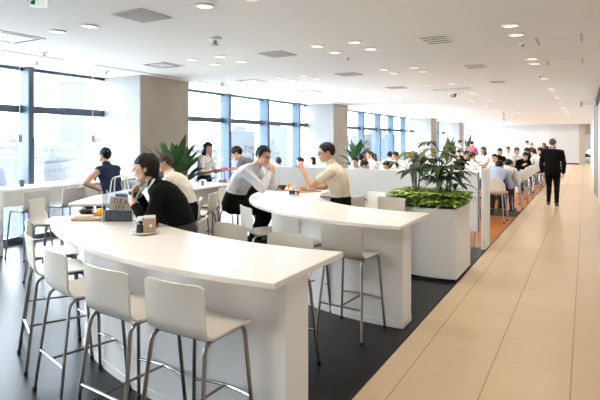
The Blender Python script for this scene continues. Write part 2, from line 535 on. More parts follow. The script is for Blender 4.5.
def cassette(x, y, s, label, open_=True):
    t = thing('air_conditioner', label, 'air conditioner', (x, y, CEIL), 0, 'ceiling cassette units')
    h = s / 2
    MB().box(-h, h, -h, h, -0.010, 0).build('panel', M_['ring'], t, bevel=0.003, smooth=0)
    for a in (-1, 1):
        MB().box(-h + 0.04, h - 0.04, a * (h - 0.055) - 0.018, a * (h - 0.055) + 0.018, -0.0125, -0.010).build('slot', M_['vent_dark'], t, smooth=0)
        MB().box(a * (h - 0.055) - 0.018, a * (h - 0.055) + 0.018, -h + 0.10, h - 0.10, -0.0125, -0.010).build('slot', M_['vent_dark'], t, smooth=0)
cassette(-5.88, 3.38, 0.60, 'white ceiling air unit with dark slots at the left edge above the window')
cassette(-5.88, 5.86, 0.50, 'white ceiling air unit in front of the first pillar')
cassette(-5.88, 8.35, 0.50, 'white ceiling air unit left of the second group of downlights')
cassette(-5.88, 10.8, 0.50, 'distant white ceiling air unit towards the second pillar')
def slot_diffuser(x, y, wx, wy, n, label):
    t = thing('slot_diffuser', label, 'air vent', (x, y, CEIL), 0, 'slotted air diffusers')
    MB().box(-wx / 2, wx / 2, -wy / 2, wy / 2, -0.01, 0).build('plate', M_['ring'], t, bevel=0.003, smooth=0)
    for k in range(n):
        b = -wy / 2 + 0.05 + k * (wy - 0.1) / max(1, n - 1)
        MB().box(-wx / 2 + 0.03, wx / 2 - 0.03, b - 0.012, b + 0.012, -0.013, -0.01).build('slot', M_['vent_dark'], t, smooth=0)
slot_diffuser(-1.55, 6.02, 0.34, 0.46, 4, 'slotted ceiling diffuser above the tall planter, nearest of its kind')
slot_diffuser(-1.55, 8.47, 0.34, 0.46, 4, 'slotted ceiling diffuser, second from the camera beside the corridor lights')
slot_diffuser(-1.55, 10.9, 0.34, 0.46, 4, 'slotted ceiling diffuser, third from the camera beside the corridor lights')
slot_diffuser(-2.72, 11.9, 0.9, 0.35, 2, 'wide dark edged ceiling diffuser over the back tables')
def hatch(x, y, label):
    t = thing('ceiling_hatch', label, 'access hatch', (x, y, CEIL), 0, 'ceiling access hatches')
    MB().box(-0.22, 0.22, -0.24, 0.24, -0.005, 0).build('lid', M_['ceiling'], t, smooth=0)
    for a in (-1, 1):
        MB().box(a * 0.235 - 0.012, a * 0.235 + 0.012, -0.24, 0.24, -0.009, 0).build('edge', M_['vent'], t, smooth=0)
hatch(-0.27, 6.75, 'square ceiling hatch at top right, the nearer of two')
hatch(-0.27, 8.7, 'square ceiling hatch at top right, the farther of two')
for (y0, y1, lb) in [(1.5, 4.75, 'long narrow ceiling slot above the left window'), (5.3, 7.3, 'long narrow ceiling slot beside the first pillar'),
                     (7.8, 9.6, 'long narrow ceiling slot right of the first pillar'), (10.3, 12.6, 'long narrow ceiling slot above the middle window'),
                     (13.2, 15.4, 'faint narrow ceiling slot near the second pillar')]:
    t = thing('linear_slot', lb, 'air vent', (-6.82, (y0 + y1) / 2, CEIL), 0, 'linear ceiling slots')
    d = (y1 - y0) / 2
    MB().box(-0.05, 0.05, -d, d, -0.008, 0).build('flange', M_['ring'], t, smooth=0)
    MB().box(-0.02, 0.02, -d + 0.03, d - 0.03, -0.011, -0.008).build('slot', M_['vent'], t, smooth=0)
def sprinkler(x, y, label, s=1.0):
    t = thing('sprinkler', label, 'sprinkler', (x, y, CEIL), 0, 'small ceiling sensors and sprinklers')
    MB().lathe([(0.045 * s, 0), (0.045 * s, -0.01 * s), (0.02 * s, -0.016 * s)], 16).build('escutcheon', M_['ring'], t)
    MB().lathe([(0.012 * s, -0.012 * s), (0.010 * s, -0.035 * s), (0.026 * s, -0.038 * s), (0.024 * s, -0.043 * s)], 12).build('head', M_['grey'], t)
sprinkler(-3.81, 4.65, 'round smoke detector between the big vent and the downlights', 1.9)
sprinkler(-2.99, 6.65, 'tiny sprinkler just behind the middle cluster of downlights')
sprinkler(-6.47, 4.24, 'small sprinkler on the ceiling above the left window')
sprinkler(-7.26, 4.64, 'small round detector close above the left window', 1.4)
sprinkler(-7.25, 5.9, 'small round detector on the ceiling just left of the first pillar', 1.3)
sprinkler(-0.67, 6.78, 'tiny sprinkler between the corridor downlights')
sprinkler(-0.72, 10.23, 'tiny distant sprinkler in line with the corridor downlights')
sprinkler(-6.6, 8.3, 'small round detector on the ceiling right of the first pillar', 1.4)
t = thing('security_camera', 'small dark dome camera on the ceiling above the back tables', 'camera', (-2.96, 13.2, CEIL))
MB().lathe([(0.08, 0), (0.08, -0.05), (0.05, -0.09), (0.0, -0.10)], 16).build('housing', M_['vent_dark'], t)
t = thing('wall_clock', 'round white clock hung from the ceiling over the back tables', 'clock', (-2.96, 22.5, CEIL))
MB().box(-0.02, 0.02, -0.02, 0.02, -0.18, 0).build('hanger', M_['grey'], t, smooth=0)
MB().lathe([(0.0, 0.03), (0.17, 0.03), (0.18, 0.0), (0.17, -0.03), (0.0, -0.03)], 24, Matrix.Translation((0, 0, -0.34)) @ Matrix.Rotation(PI / 2, 4, 'X')).build('dial', M_['white'], t)
MB().box(-0.008, 0.008, -0.04, -0.032, -0.34, -0.22).box(-0.008, 0.07, -0.04, -0.032, -0.348, -0.332).build('hands', M_['black'], t, smooth=0)
# exit sign hanging near the top left, its lower edge in view
p = at_depth(38.5, 7, 3.7)
t = thing('exit_sign', 'white hanging exit sign with green running figure at the top edge', 'sign', (p.x, p.y, p.z), YAW + 0.25)
MB().box(-0.055, 0.055, -0.02, 0.02, 0, 0.2).build('sign_box', M_['sign'], t, bevel=0.004, smooth=0)
g = MB()
g.tube([(0.03, -0.022, 0.17), (0.012, -0.022, 0.10), (-0.012, -0.022, 0.055), (-0.034, -0.022, 0.04)], [0.018, 0.018, 0.012, 0.007], 6)
g.tube([(0.012, -0.022, 0.09), (-0.022, -0.022, 0.085), (-0.03, -0.022, 0.062)], 0.008, 6)
g.box(-0.046, -0.018, -0.023, -0.020, 0.012, 0.038)
g.build('running_figure', M_['green'], t)
MB().box(-0.005, 0.005, -0.005, 0.005, 0.2, CEIL - p.z).build('hanger', M_['grey'], t, smooth=0)
t = thing('ceiling_bracket', 'grey bracket jutting from the right wall just below the ceiling', 'bracket', (RX, 17.7, CEIL))
MB().box(-0.44, -0.02, -0.05, 0.05, -0.11, 0.0).build('arm', M_['ring'], t, smooth=0)
MB().box(-0.46, -0.42, -0.06, 0.06, -0.16, 0.0).build('end_plate', M_['grey'], t, smooth=0)

# ------------------------------------------------------------------ curved counters
def ring_poly(c, r0, r1, a0, a1, n=48, xmax=None):
    P = []
    for i in range(n + 1):
        a = math.radians(a0 + (a1 - a0) * i / n)
        P.append((c[0] + r1 * math.cos(a), c[1] + r1 * math.sin(a)))
    Q = []
    for i in range(n + 1):
        a = math.radians(a1 + (a0 - a1) * i / n)
        Q.append((c[0] + r0 * math.cos(a), c[1] + r0 * math.sin(a)))
    if xmax is not None:
        def cut(L):
            R = []
            for k in range(len(L)):
                p = L[k]
                if p[0] <= xmax: R.append(p)
                else:
                    for q in (L[k - 1] if k else None, L[k + 1] if k + 1 < len(L) else None):
                        if q and q[0] <= xmax:
                            u = (xmax - q[0]) / (p[0] - q[0])
                            R.append((xmax, q[1] + u * (p[1] - q[1])))
            return R
        P, Q = cut(P), cut(Q)
    return P + Q
def curved_table(label, c, r0, r1, b0, b1, a0, a1, ab0, ab1, xm=None, xmb=None):
    t = thing('curved_counter', label, 'counter table', (c[0], c[1], 0), 0, 'curved white counter tables')
    lx = None if xm is None else xm - c[0]
    lb = None if xmb is None else xmb - c[0]
    MB().prism(ring_poly((0, 0), r0, r1, a0, a1, 56, lx), 0.925, 0.96).build('table_top', M_['table'], t, bevel=0.006)
    MB().prism(ring_poly((0, 0), b0, b1, ab0, ab1, 56, lb), 0.004, 0.925).build('base_panel', M_['base'], t, bevel=0.004)
    MB().prism(ring_poly((0, 0), b0 + 0.0, b1 + 0.006, ab0 - 0.2, ab1, 56, None if lb is None else lb + 0.004), 0.0, 0.06).build('plinth', M_['base'], t, bevel=0.003)
C1, C2 = (-1.9, 6.2), (-1.6, 6.6)
curved_table('nearest curved white counter table with beige stools along its front', C1, 3.28, 4.10, 3.64, 3.89, 232.5, 286, 244.5, 286, -1.365, -1.42)
curved_table('second curved white counter table, in front of the planter, two men eating at it', C2, 1.62, 2.53, 2.02, 2.27, 180, 290, 233, 290, -1.35, -1.415)
curved_table('third curved white counter table behind the first, towards the windows', C1, 3.28, 4.12, 3.50, 3.66, 170, 218, 172, 208)

# ------------------------------------------------------------------ bar stool
def bend_path(pts, r, n=5):
    out = [Vector(pts[0])]
    for i in range(1, len(pts) - 1):
        a, b, c = Vector(pts[i - 1]), Vector(pts[i]), Vector(pts[i + 1])
        d0, d1 = (a - b), (c - b)
        q = min(r, d0.length * 0.45, d1.length * 0.45)
        p0, p1 = b + d0.normalized() * q, b + d1.normalized() * q
        for k in range(n + 1):
            u = k / n
            out.append((1 - u) ** 2 * p0 + 2 * u * (1 - u) * b + u * u * p1)
    out.append(Vector(pts[-1]))
    return out
def sheet(fn, nu, nv, th):
    vs, fs = [], []
    g = [[Vector(fn(i / nu, j / nv)) for i in range(nu + 1)] for j in range(nv + 1)]
    N = [[None] * (nu + 1) for _ in range(nv + 1)]
    for j in range(nv + 1):
        for i in range(nu + 1):
            du = g[j][min(i + 1, nu)] - g[j][max(i - 1, 0)]
            dv = g[min(j + 1, nv)][i] - g[max(j - 1, 0)][i]
            N[j][i] = du.cross(dv).normalized()
    for s in (0, 1):
        for j in range(nv + 1):
            for i in range(nu + 1):
                vs.append(g[j][i] + N[j][i] * (th if s else 0))
    K = (nu + 1) * (nv + 1)
    idx = lambda s, j, i: s * K + j * (nu + 1) + i
    for j in range(nv):
        for i in range(nu):
            fs.append((idx(1, j, i), idx(1, j, i + 1), idx(1, j + 1, i + 1), idx(1, j + 1, i)))
            fs.append((idx(0, j, i), idx(0, j + 1, i), idx(0, j + 1, i + 1), idx(0, j, i + 1)))
    for j in range(nv):
        fs.append((idx(0, j, 0), idx(1, j, 0), idx(1, j + 1, 0), idx(0, j + 1, 0)))
        fs.append((idx(0, j, nu), idx(0, j + 1, nu), idx(1, j + 1, nu), idx(1, j, nu)))
    for i in range(nu):
        fs.append((idx(0, 0, i), idx(0, 0, i + 1), idx(1, 0, i + 1), idx(1, 0, i)))
        fs.append((idx(0, nv, i), idx(1, nv, i), idx(1, nv, i + 1), idx(0, nv, i + 1)))
    return MB().add(vs, fs)
SEAT_Z = 0.70
def stool_proto():
    t = empty('bar_stool')
    prof = bend_path([(0, 0.205, 0.688), (0, 0.15, 0.698), (0, -0.175, 0.690), (0, -0.218, 0.972)], 0.075, 7)
    L = [0]
    for a, b in zip(prof, prof[1:]): L.append(L[-1] + (b - a).length)
    def P(v):
        s = v * L[-1]
        for k in range(len(L) - 1):
            if s <= L[k + 1] + 1e-9:
                u = (s - L[k]) / max(1e-9, L[k + 1] - L[k])
                return prof[k].lerp(prof[k + 1], u)
        return prof[-1]
    def fn(u, v):
        p = P(v)
        x = (u - 0.5) * 2
        wd = 0.20 + 0.012 * max(0, 1 - v * 2)
        up = max(0.0, (p.z - 0.70) / 0.272)
        q = Vector((x * wd, p.y, p.z))
        q.y += 0.028 * up * x * x               # back wraps forward at the sides
        q.z -= 0.010 * (1 - up) * (1 - x * x) * (1 if v < 0.6 else 0.3)
        e = max(0, abs(x) - 0.8) / 0.2
        if v > 0.93: q.z -= 0.014 * e * e * (v - 0.93) / 0.07
        if v < 0.07: q.y -= 0.010 * e * e * (0.07 - v) / 0.07
        return q
    m = sheet(fn, 14, 40, 0.012)
    m.build('seat_shell', M_['seat'], t, smooth=50)
    feet = {}
    for s in (-1, 1):
        top = 0.672
        pts = bend_path([(s * 0.222, -0.245, 0.008), (s * 0.178, -0.165, top), (s * 0.178, 0.165, top), (s * 0.222, 0.205, 0.008)], 0.06, 6)
        MB().tube(pts, 0.0115, 8).build('side_frame', M_['chrome'], t)
        for y in (-0.245, 0.205):
            MB().lathe([(0.0135, 0), (0.0145, 0.004), (0.0145, 0.022), (0.011, 0.024)], 10).build('foot_cap', M_['rubber'], t, (s * 0.222, y, 0))
    zb = 0.27
    u = (zb - 0.008) / (0.672 - 0.008)
    xf = 0.222 - 0.044 * u
    yf, yr = 0.205 - 0.04 * u, -0.245 + 0.08 * u
    MB().tube([(-xf + 2 * xf * k / 10, yf + 0.03 * math.sin(PI * k / 10), zb) for k in range(11)], 0.0095, 8).build('foot_rest', M_['chrome2'], t)
    MB().tube([(-xf, yr, zb), (xf, yr, zb)], 0.0085, 8).build('rear_bar', M_['chrome2'], t)
    MB().tube([(0, yr, zb), (0, yf + 0.03, zb)], 0.0085, 8).build('centre_bar', M_['chrome'], t)
    for y in (-0.12, 0.12):
        MB().tube([(-0.178, y, 0.672), (0.178, y, 0.672)], 0.009, 8).build('seat_bar', M_['chrome'], t)
    return t
STOOL = stool_proto()
used = [False]
def stool(x, y, face, label, group):
    o = copy_tree(STOOL) if used[0] else STOOL
    used[0] = True
    o.location = (x, y, 0)
    fx, fy = face
    o.rotation_euler = (0, 0, math.atan2(-fx, fy))
    tag(o, label, 'stool', group)
    return o
def toward(p, c, k=1.0):
    return ((c[0] - p[0]) * k, c[1] - p[1])
G1 = 'bar stools along the front of the nearest counter'
for (x, y), k, lb in [((-1.812, 2.08), 0.0, 'beige bar stool nearest the camera, at the right end of the front row'),
                      ((-2.32, 2.09), 0.75, 'beige bar stool second from the right along the nearest counter front'),
                      ((-2.95, 2.225), 1.0, 'beige bar stool third from the right along the nearest counter front'),
                      ((-3.59, 2.465), 1.05, 'white bar stool fourth from the right along the nearest counter front'),
                      ((-4.15, 2.81), 1.05, 'white bar stool at the far left end of the front row')]:
    stool(x, y, toward((x, y), C1, k), lb, G1)
G1b = 'bar stools behind the nearest counter'
stool(-1.95, 3.08, (0.02, -1), 'white bar stool tucked behind the right end of the nearest counter', G1b)
stool(-2.66, 3.22, (-0.15, -1), 'white bar stool peeking over the middle of the nearest counter far edge', G1b)
stool(-3.24, 3.47, (-0.87, -0.5), 'white bar stool carrying the woman in the black jacket', G1b)
G2 = 'bar stools along the front of the second counter'
for a, r, lb in [(265.5, 2.52, 'white bar stool at the front right of the second counter, closest to the planter'),
                 (250, 2.46, 'white bar stool at the middle of the second counter front'),
                 (233.5, 2.50, 'white bar stool turned side on at the left of the second counter')]:
    x, y = C2[0] + r * math.cos(math.radians(a)), C2[1] + r * math.sin(math.radians(a))
    stool(x, y, toward((x, y), C2), lb, G2)
G2b = 'bar stools around the inside of the second counter'
stool(-2.16, 5.83, (-0.25, -1), 'white bar stool inside the second counter, right one below the planter', G2b)
stool(-2.62, 6.42, (-0.5, -0.9), 'white bar stool right of the beige shirted man inside the second counter', G2b)
stool(-2.74, 6.0, (-1, 0), 'white bar stool carrying the man in the beige shirt', G2b)
stool(-4.42, 5.92, (1, -0.1), 'white bar stool carrying the man in the striped shirt', G2b)
G3 = 'bar stools around the third counter'
stool(-4.28, 4.62, (-0.77, -0.64), 'white bar stool carrying the man in the cream shirt', G3)
stool(-5.68, 3.84, toward((-5.68, 3.84), C1), 'white bar stool by the left tip of the third counter', G3)
stool(-4.62, 5.3, (-0.9, -0.4), 'white bar stool behind the cream shirted man', G3)
stool(-4.95, 6.05, (-1, -0.1), 'empty bar stool with tall steel frame left of the striped shirted man', G3)
G4 = 'bar stools along the window counter'
for y, lb in [(3.45, 'white bar stool at the window counter in the left edge of the photo'), (4.35, 'white bar stool at the window counter below the window post'),
              (4.95, 'white bar stool at the window counter, next left of the man in navy'), (5.55, 'white bar stool carrying the man in navy at the window')]:
    stool(-7.0, y, (-1, 0), lb, G4)

# ------------------------------------------------------------------ window counter
t = thing('window_counter', 'long white counter with beige apron running under the left window', 'counter', (-7.75, 1.6, 0))
MB().box(-0.36, 0.36, -4.9, 4.9, 0.93, 0.97).build('worktop', M_['counter'], t, bevel=0.005, smooth=0)
MB().box(0.30, 0.335, -4.88, 4.88, 0.70, 0.93).build('apron', M_['apron'], t, smooth=0)
for y in (-2.2, 0.2, 2.55, 4.7):
    MB().box(-0.30, 0.352, y - 0.06, y + 0.06, 0, 0.93).build('support_panel', M_['counter'], t, bevel=0.004, smooth=0)
for i, (y, zb, lb) in enumerate([(4.75, 1.78, 'white blind cord with grey grip hanging left of the window post'), (6.12, 1.78, 'white blind cord with grey grip hanging in the wider window pane')]):
    t = thing('blind_cord', lb, 'cord', (WX + 0.26, y, 0))
    MB().tube([(0, 0, CEIL), (0, 0, zb)], 0.006, 6).build('cord', M_['cord'], t)
    MB().box(-0.022, 0.022, -0.03, 0.03, zb - 0.12, zb).build('grip', M_['grey'], t, bevel=0.01)
for (x, y, r_, m_, lb) in [(-7.62, 4.62, 0.045, 'pot', 'small dark cup on the window counter by the window post'), (-7.6, 5.95, 0.035, 'pot', 'small dark cup on the window counter near the man in navy')]:
    o = MB().lathe([(r_ * 0.7, 0), (r_ * 0.85, 0.05), (r_, 0.10), (r_ * 0.9, 0.10), (r_ * 0.7, 0.02)], 14).build('cup', M_[m_], None, (x, y, 0.97))
    tag(o, lb, 'cup')
t = thing('serving_tray', 'brown tray with food on the window counter before the man in navy', 'tray', (-7.6, 5.55, 0.97))
MB().box(-0.14, 0.14, -0.2, 0.2, 0, 0.015).build('tray_base', M_['tray'], t, bevel=0.006)

# ------------------------------------------------------------------ planter with plants
PC = (-1.62, 7.05)
def planter_poly(off=0.0):
    P = []
    R = 1.02 + off
    for k in range(25):
        a = math.radians(286.5 - (286.5 - 236) * k / 24)
        P.append((PC[0] + R * math.cos(a), PC[1] + R * math.sin(a)))
    P[0] = (-1.325 + off, P[0][1])
    P += [(-2.19 - off, 6.9 + off), (-1.325 + off, 6.9 + off)]
    return P
t = thing('planter', 'tall white curved planter box at the edge of the tiled corridor', 'planter', (0, 0, 0))
MB().prism(planter_poly(-0.012), 0, 0.03).build('plinth', M_['black'], t, smooth=30)  # black strip paints in the shadow gap under the body
MB().prism(planter_poly(), 0.03, 0.865).build('body', M_['planter'], t, smooth=30, bevel=0.006)
MB().prism([((x + 1.7) * 0.93 - 1.7, (y - 6.5) * 0.9 + 6.5) for x, y in planter_poly()], 0.865, 0.872).build('soil', M_['soil'], t, smooth=0)

def leaf_blade(mb, base, d, n, L, W, droop, fold=0.25, seg=6):
    d = Vector(d).normalized()
    n = Vector(n)
    n = (n - d * n.dot(d)).normalized()
    s = d.cross(n)
    rows_ = []
    for k in range(seg + 1):
        u = k / seg
        c = Vector(base) + d * (L * u) - Vector((0, 0, 1)) * (droop * L * u * u)
        wd = W * math.sin(PI * min(1, (u * 0.93 + 0.05)) ** 0.85)
        if k == seg: wd = 0.002
        rows_.append((c - s * wd + n * fold * wd, c, c + s * wd + n * fold * wd))
    vs = [p for r in rows_ for p in r]
    fs = []
    for k in range(seg):
        a = 3 * k
        fs += [(a, a + 1, a + 4, a + 3), (a + 1, a + 2, a + 5, a + 4)]
    mb.add(vs, fs)
def palmate(mb, base, d, size, lobes=7):
    """a lobed hand shaped leaf at the end of its stalk"""
    d = Vector(d).normalized()
    up = Vector((0, 0, 1))
    side = d.cross(up)
    if side.length < 0.01: side = Vector((1, 0, 0))
    side.normalize()
    n = side.cross(d).normalized()
    for i in range(lobes):
        a = math.radians(-115 + 230 * i / (lobes - 1))
        dd = d * math.cos(a) + side * math.sin(a)
        L = size * (1.0 - 0.32 * abs(a) / 2.0) * rnd.uniform(0.9, 1.1)
        leaf_blade(mb, base, dd, n, L, size * 0.12, 0.38 + rnd.uniform(-0.1, 0.15), 0.2, 5)
def fatsia(x, y, z0, h, nl, size, label, mats=('leaf', 'leaf_olive'), spread=0.35):
    t = thing('leafy_plant', label, 'plant', (x, y, z0), 0, 'plants in the tall planter')
    st = MB()
    fo = [MB(), MB()]
    for k in range(nl):
        a = k * 2.399 + rnd.uniform(-0.3, 0.3)
        u = (k + 0.5) / nl
        r = spread * (0.5 + 0.6 * rnd.random())
        zz = h * (0.46 + 0.50 * u)
        p0 = Vector((0, 0, -0.01)); p1 = Vector((0.25 * r * math.cos(a), 0.25 * r * math.sin(a), zz * 0.75))
        p2 = Vector((r * math.cos(a), r * math.sin(a), zz))
        st.tube([p0, p1, p2], [0.009, 0.007, 0.004], 5)
        d = Vector((math.cos(a), math.sin(a), rnd.uniform(-0.35, 0.25)))
        palmate(fo[1 if (u > 0.6 and rnd.random() < 0.7) else 0], p2, d, size * rnd.uniform(0.8, 1.15), 7)
    st.build('stem', M_['stem'], t)
    for f, m in zip(fo, mats):
        if f.v:
            f.build('foliage', M_[m], t, smooth=60)
fatsia(-1.97, 6.62, 0.868, 0.72, 8, 0.29, 'tall olive leaved plant at the left of the white planter', ('leaf', 'leaf_olive'), 0.28)
fatsia(-1.66, 6.58, 0.868, 0.86, 10, 0.28, 'tallest dark lobed plant in the middle of the white planter', ('leaf', 'leaf_olive'), 0.27)
fatsia(-1.50, 6.42, 0.868, 0.56, 6, 0.30, 'dark finger leaved plant at the right of the white planter', ('leaf', 'leaf'), 0.20)
gl, gm = MB(), MB()
PP = planter_poly()
for k in range(560):
    while True:
        x, y = rnd.uniform(-2.5, -1.28), rnd.uniform(6.0, 6.9)
        inside = False
        for i in range(len(PP)):
            (xa, ya), (xb, yb) = PP[i], PP[i - 1]
            if (ya > y) != (yb > y) and x < (xb - xa) * (y - ya) / (yb - ya) + xa: inside = not inside
        if inside: break
    b = Vector((x, y, 0.868))
    h = rnd.uniform(0.05, 0.17)
    a0 = rnd.uniform(0, 2 * PI)
    tip = b + Vector((math.cos(a0) * 0.05, math.sin(a0) * 0.05, h))
    m = gl if rnd.random() < 0.55 else gm
    for q in range(4):
        a = a0 + q * 1.6
        leaf_blade(m, tip, (math.cos(a), math.sin(a), 0.35), (0, 0, 1), rnd.uniform(0.07, 0.13), 0.028, 0.35, 0.2, 4)
for k in range(210):
    if k < 150:
        i = rnd.randrange(0, 24); u = rnd.random()
        x, y = [PP[i][j] * (1 - u) + PP[i + 1][j] * u for j in (0, 1)]
    else:
        x, y = -1.325, rnd.uniform(6.05, 6.88)
    cx, cy = -1.75 - x, 6.65 - y
    L_ = math.hypot(cx, cy)
    ins = rnd.uniform(0.03, 0.13)
    b = Vector((x + cx / L_ * ins, y + cy / L_ * ins, 0.868))
    tip = b + Vector((-cx / L_ * rnd.uniform(0, 0.07), -cy / L_ * rnd.uniform(0, 0.07), rnd.uniform(0.03, 0.11)))
    m = gl if rnd.random() < 0.65 else gm
    a0 = rnd.uniform(0, 2 * PI)
    for q in range(4):
        a = a0 + q * 1.6
        leaf_blade(m, tip, (math.cos(a), math.sin(a), 0.30), (0, 0, 1), rnd.uniform(0.06, 0.11), 0.024, 0.45, 0.2, 4)
o = gl.build('ground_cover', M_['leaf_light'], None, smooth=60)
tag(o, 'bright green low foliage filling the top of the white planter', 'foliage', None, 'stuff')
o = gm.build('ground_cover', M_['leaf_mid'], None, smooth=60)
tag(o, 'darker green low foliage among the bright leaves of the white planter', 'foliage', None, 'stuff')

def corner_plant(x, y, h, nl, label, wd=0.085, pot=0.45, spread=0.55):
    t = thing('potted_plant', label, 'plant', (x, y, 0), 0, 'large potted plants by the pillars')
    MB().lathe([(0.14, 0), (0.18, 0.02), (0.21, pot), (0.19, pot), (0.185, pot - 0.04), (0.0, pot - 0.04)], 20).build('pot', M_['pot'], t)
    st, fo = MB(), MB()
    for k in range(nl):
        a = k * 2.399 + rnd.uniform(-0.2, 0.2)
        u = (k + 0.5) / nl
        lean = spread * (0.30 + 0.9 * (1 - u)) * rnd.uniform(0.8, 1.2)
        z1 = pot + (h - pot) * (0.30 + 0.38 * u)
        p0 = Vector((0.05 * math.cos(a), 0.05 * math.sin(a), pot - 0.05))
        cx = math.cos(a) * (0.55 if math.cos(a) < 0 else 1)
        p1 = Vector((lean * 0.45 * cx, lean * 0.45 * math.sin(a), z1))
        st.tube([p0, p0.lerp(p1, 0.5) - Vector((0.03 * math.cos(a), 0.03 * math.sin(a), 0)), p1], [0.012, 0.010, 0.006], 5)
        L = (h - pot) * (0.45 + 0.12 * rnd.random())
        d = Vector((cx * lean * 1.5, math.sin(a) * lean * 1.5, 0.62 + 0.3 * u))
        leaf_blade(fo, p1, d, Vector((-math.cos(a) * 0.6, -math.sin(a) * 0.6, 0.8)), L, wd * rnd.uniform(0.85, 1.2), 0.25 * (1 - u) + 0.05, 0.3, 8)
    st.build('stem', M_['stem'], t)
    fo.build('foliage', M_['leaf_corner'], t, smooth=60)
corner_plant(-6.62, 6.92, 1.62, 48, 'large potted plant with broad leaves beside the first pillar', 0.075, 0.5, 0.85)
corner_plant(-6.45, 15.0, 1.66, 22, 'large potted plant beside the second pillar', 0.10, 0.5, 0.75)
corner_plant(-6.3, 27.2, 1.75, 18, 'distant potted plant beside the third pillar', 0.12, 0.5, 0.6)
corner_plant(-6.2, 31.5, 1.9, 14, 'small distant potted plant between the standing people', 0.10, 0.5, 0.5)

# ------------------------------------------------------------------ low partition behind the second counter
t = thing('partition', 'long white frosted partition behind the second counter', 'partition', (0, 8.06, 0))
xs = [-5.15, -4.2, -3.24, -2.3, -1.43]
for a, b in zip(xs, xs[1:]):
    MB().box(a + 0.006, b - 0.006, -0.02, 0.02, 0.28, 1.20).build('screen_panel', M_['panel'], t, bevel=0.004, smooth=0)
for x in xs[:-1]:
    MB().box(x - 0.018, x + 0.018, -0.022, 0.022, 0, 1.19).build('post', M_['edge_grey'] if x < -5 else M_['panel'], t, smooth=0)
MB().tube([(-1.48, 0.03, 0), (-1.48, 0.03, 0.3)], 0.016, 8).build('leg', M_['chrome2'], t)
MB().box(-1.43, -1.415, -0.025, 0.025, 0.28, 1.2).build('edge_strip', M_['edge_grey'], t, smooth=0)
MB().box(-5.1, -1.95, -0.05, -0.02, 0.665, 0.69).build('ledge', M_['ledge'], t, smooth=0)
MB().box(-1.385, -1.325, -0.03, 0.42, 0.012, 1.25).build('end_panel', M_['base'], t, bevel=0.004, smooth=0)
MB().box(-1.38, -1.33, -0.02, 0.41, 0, 0.012).build('foot_strip', M_['black'], t, smooth=0)
# ------------------------------------------------------------------ people
SKIN = mat('skin', (0.60, 0.35, 0.23), 0.5, noise=0.05, nscale=9)
SKIN2 = mat('skin_pale', (0.68, 0.44, 0.31), 0.5, noise=0.05, nscale=9)
HAIR = mat('black_hair', (0.010, 0.008, 0.008), 0.5, spec=0.25, noise=0.5, nscale=60, bump=0.5, bscale=90)
HAIRB = mat('brown_hair', (0.045, 0.022, 0.014), 0.45, noise=0.5, nscale=60, bump=0.5, bscale=90)
HAIRG = mat('grey_hair', (0.035, 0.035, 0.04), 0.5, noise=0.5, nscale=60, bump=0.5, bscale=90)
EYE = mat('dark_eye', (0.012, 0.008, 0.007), 0.2)
LIP = mat('lip', (0.42, 0.16, 0.12), 0.5)
def cloth(name, col, **k):
    return mat(name, col, 0.9, spec=0.12, noise=0.06, nscale=7, bump=0.25, bscale=35, **k)
CL = {
    'white': cloth('white_shirt_cloth', (0.78, 0.78, 0.78)),
    'cream': cloth('cream_shirt_cloth', (0.80, 0.74, 0.64)),
    'beige': cloth('beige_shirt_cloth', (0.72, 0.64, 0.51)),
    'ltblue': cloth('light_blue_shirt_cloth', (0.50, 0.58, 0.74)),
    'black': cloth('black_cloth', (0.006, 0.006, 0.0065)),
    'navy': cloth('navy_cloth', (0.022, 0.032, 0.07)),
    'grey': cloth('grey_cloth', (0.13, 0.13, 0.145)),
    'dgrey': cloth('dark_grey_trouser_cloth', (0.045, 0.045, 0.05)),
    'pink': cloth('rose_cloth', (0.42, 0.12, 0.17)),
    'shoe': mat('black_shoe_leather', (0.012, 0.011, 0.010), 0.3),
}
def striped():
    m = CL['white'].copy()
    m.name = 'striped_shirt_cloth'
    nt = m.node_tree
    p = nt.nodes['Principled BSDF']
    tc = nt.nodes.new('ShaderNodeTexCoord')
    wv = nt.nodes.new('ShaderNodeTexWave')
    wv.inputs['Scale'].default_value = 9
    wv.inputs['Distortion'].default_value = 0.6
    nt.links.new(tc.outputs['Object'], wv.inputs['Vector'])
    mx = nt.nodes.new('ShaderNodeMixRGB')
    mx.inputs[1].default_value = (0.50, 0.53, 0.62, 1)
    mx.inputs[2].default_value = (0.74, 0.73, 0.72, 1)
    nt.links.new(wv.outputs[0], mx.inputs[0])
    nt.links.new(mx.outputs[0], p.inputs['Base Color'])
    return m
CL['striped'] = striped()

def ik(a, b, l1, l2, hint):
    a, b = Vector(a), Vector(b)
    d = b - a
    D = min(d.length, (l1 + l2) * 0.995)
    u = d.normalized()
    x = (l1 * l1 - l2 * l2 + D * D) / (2 * D)
    h = math.sqrt(max(0, l1 * l1 - x * x))
    hv = Vector(hint)
    hv = (hv - u * hv.dot(u)).normalized()
    return a + u * x + hv * h, a + u * D

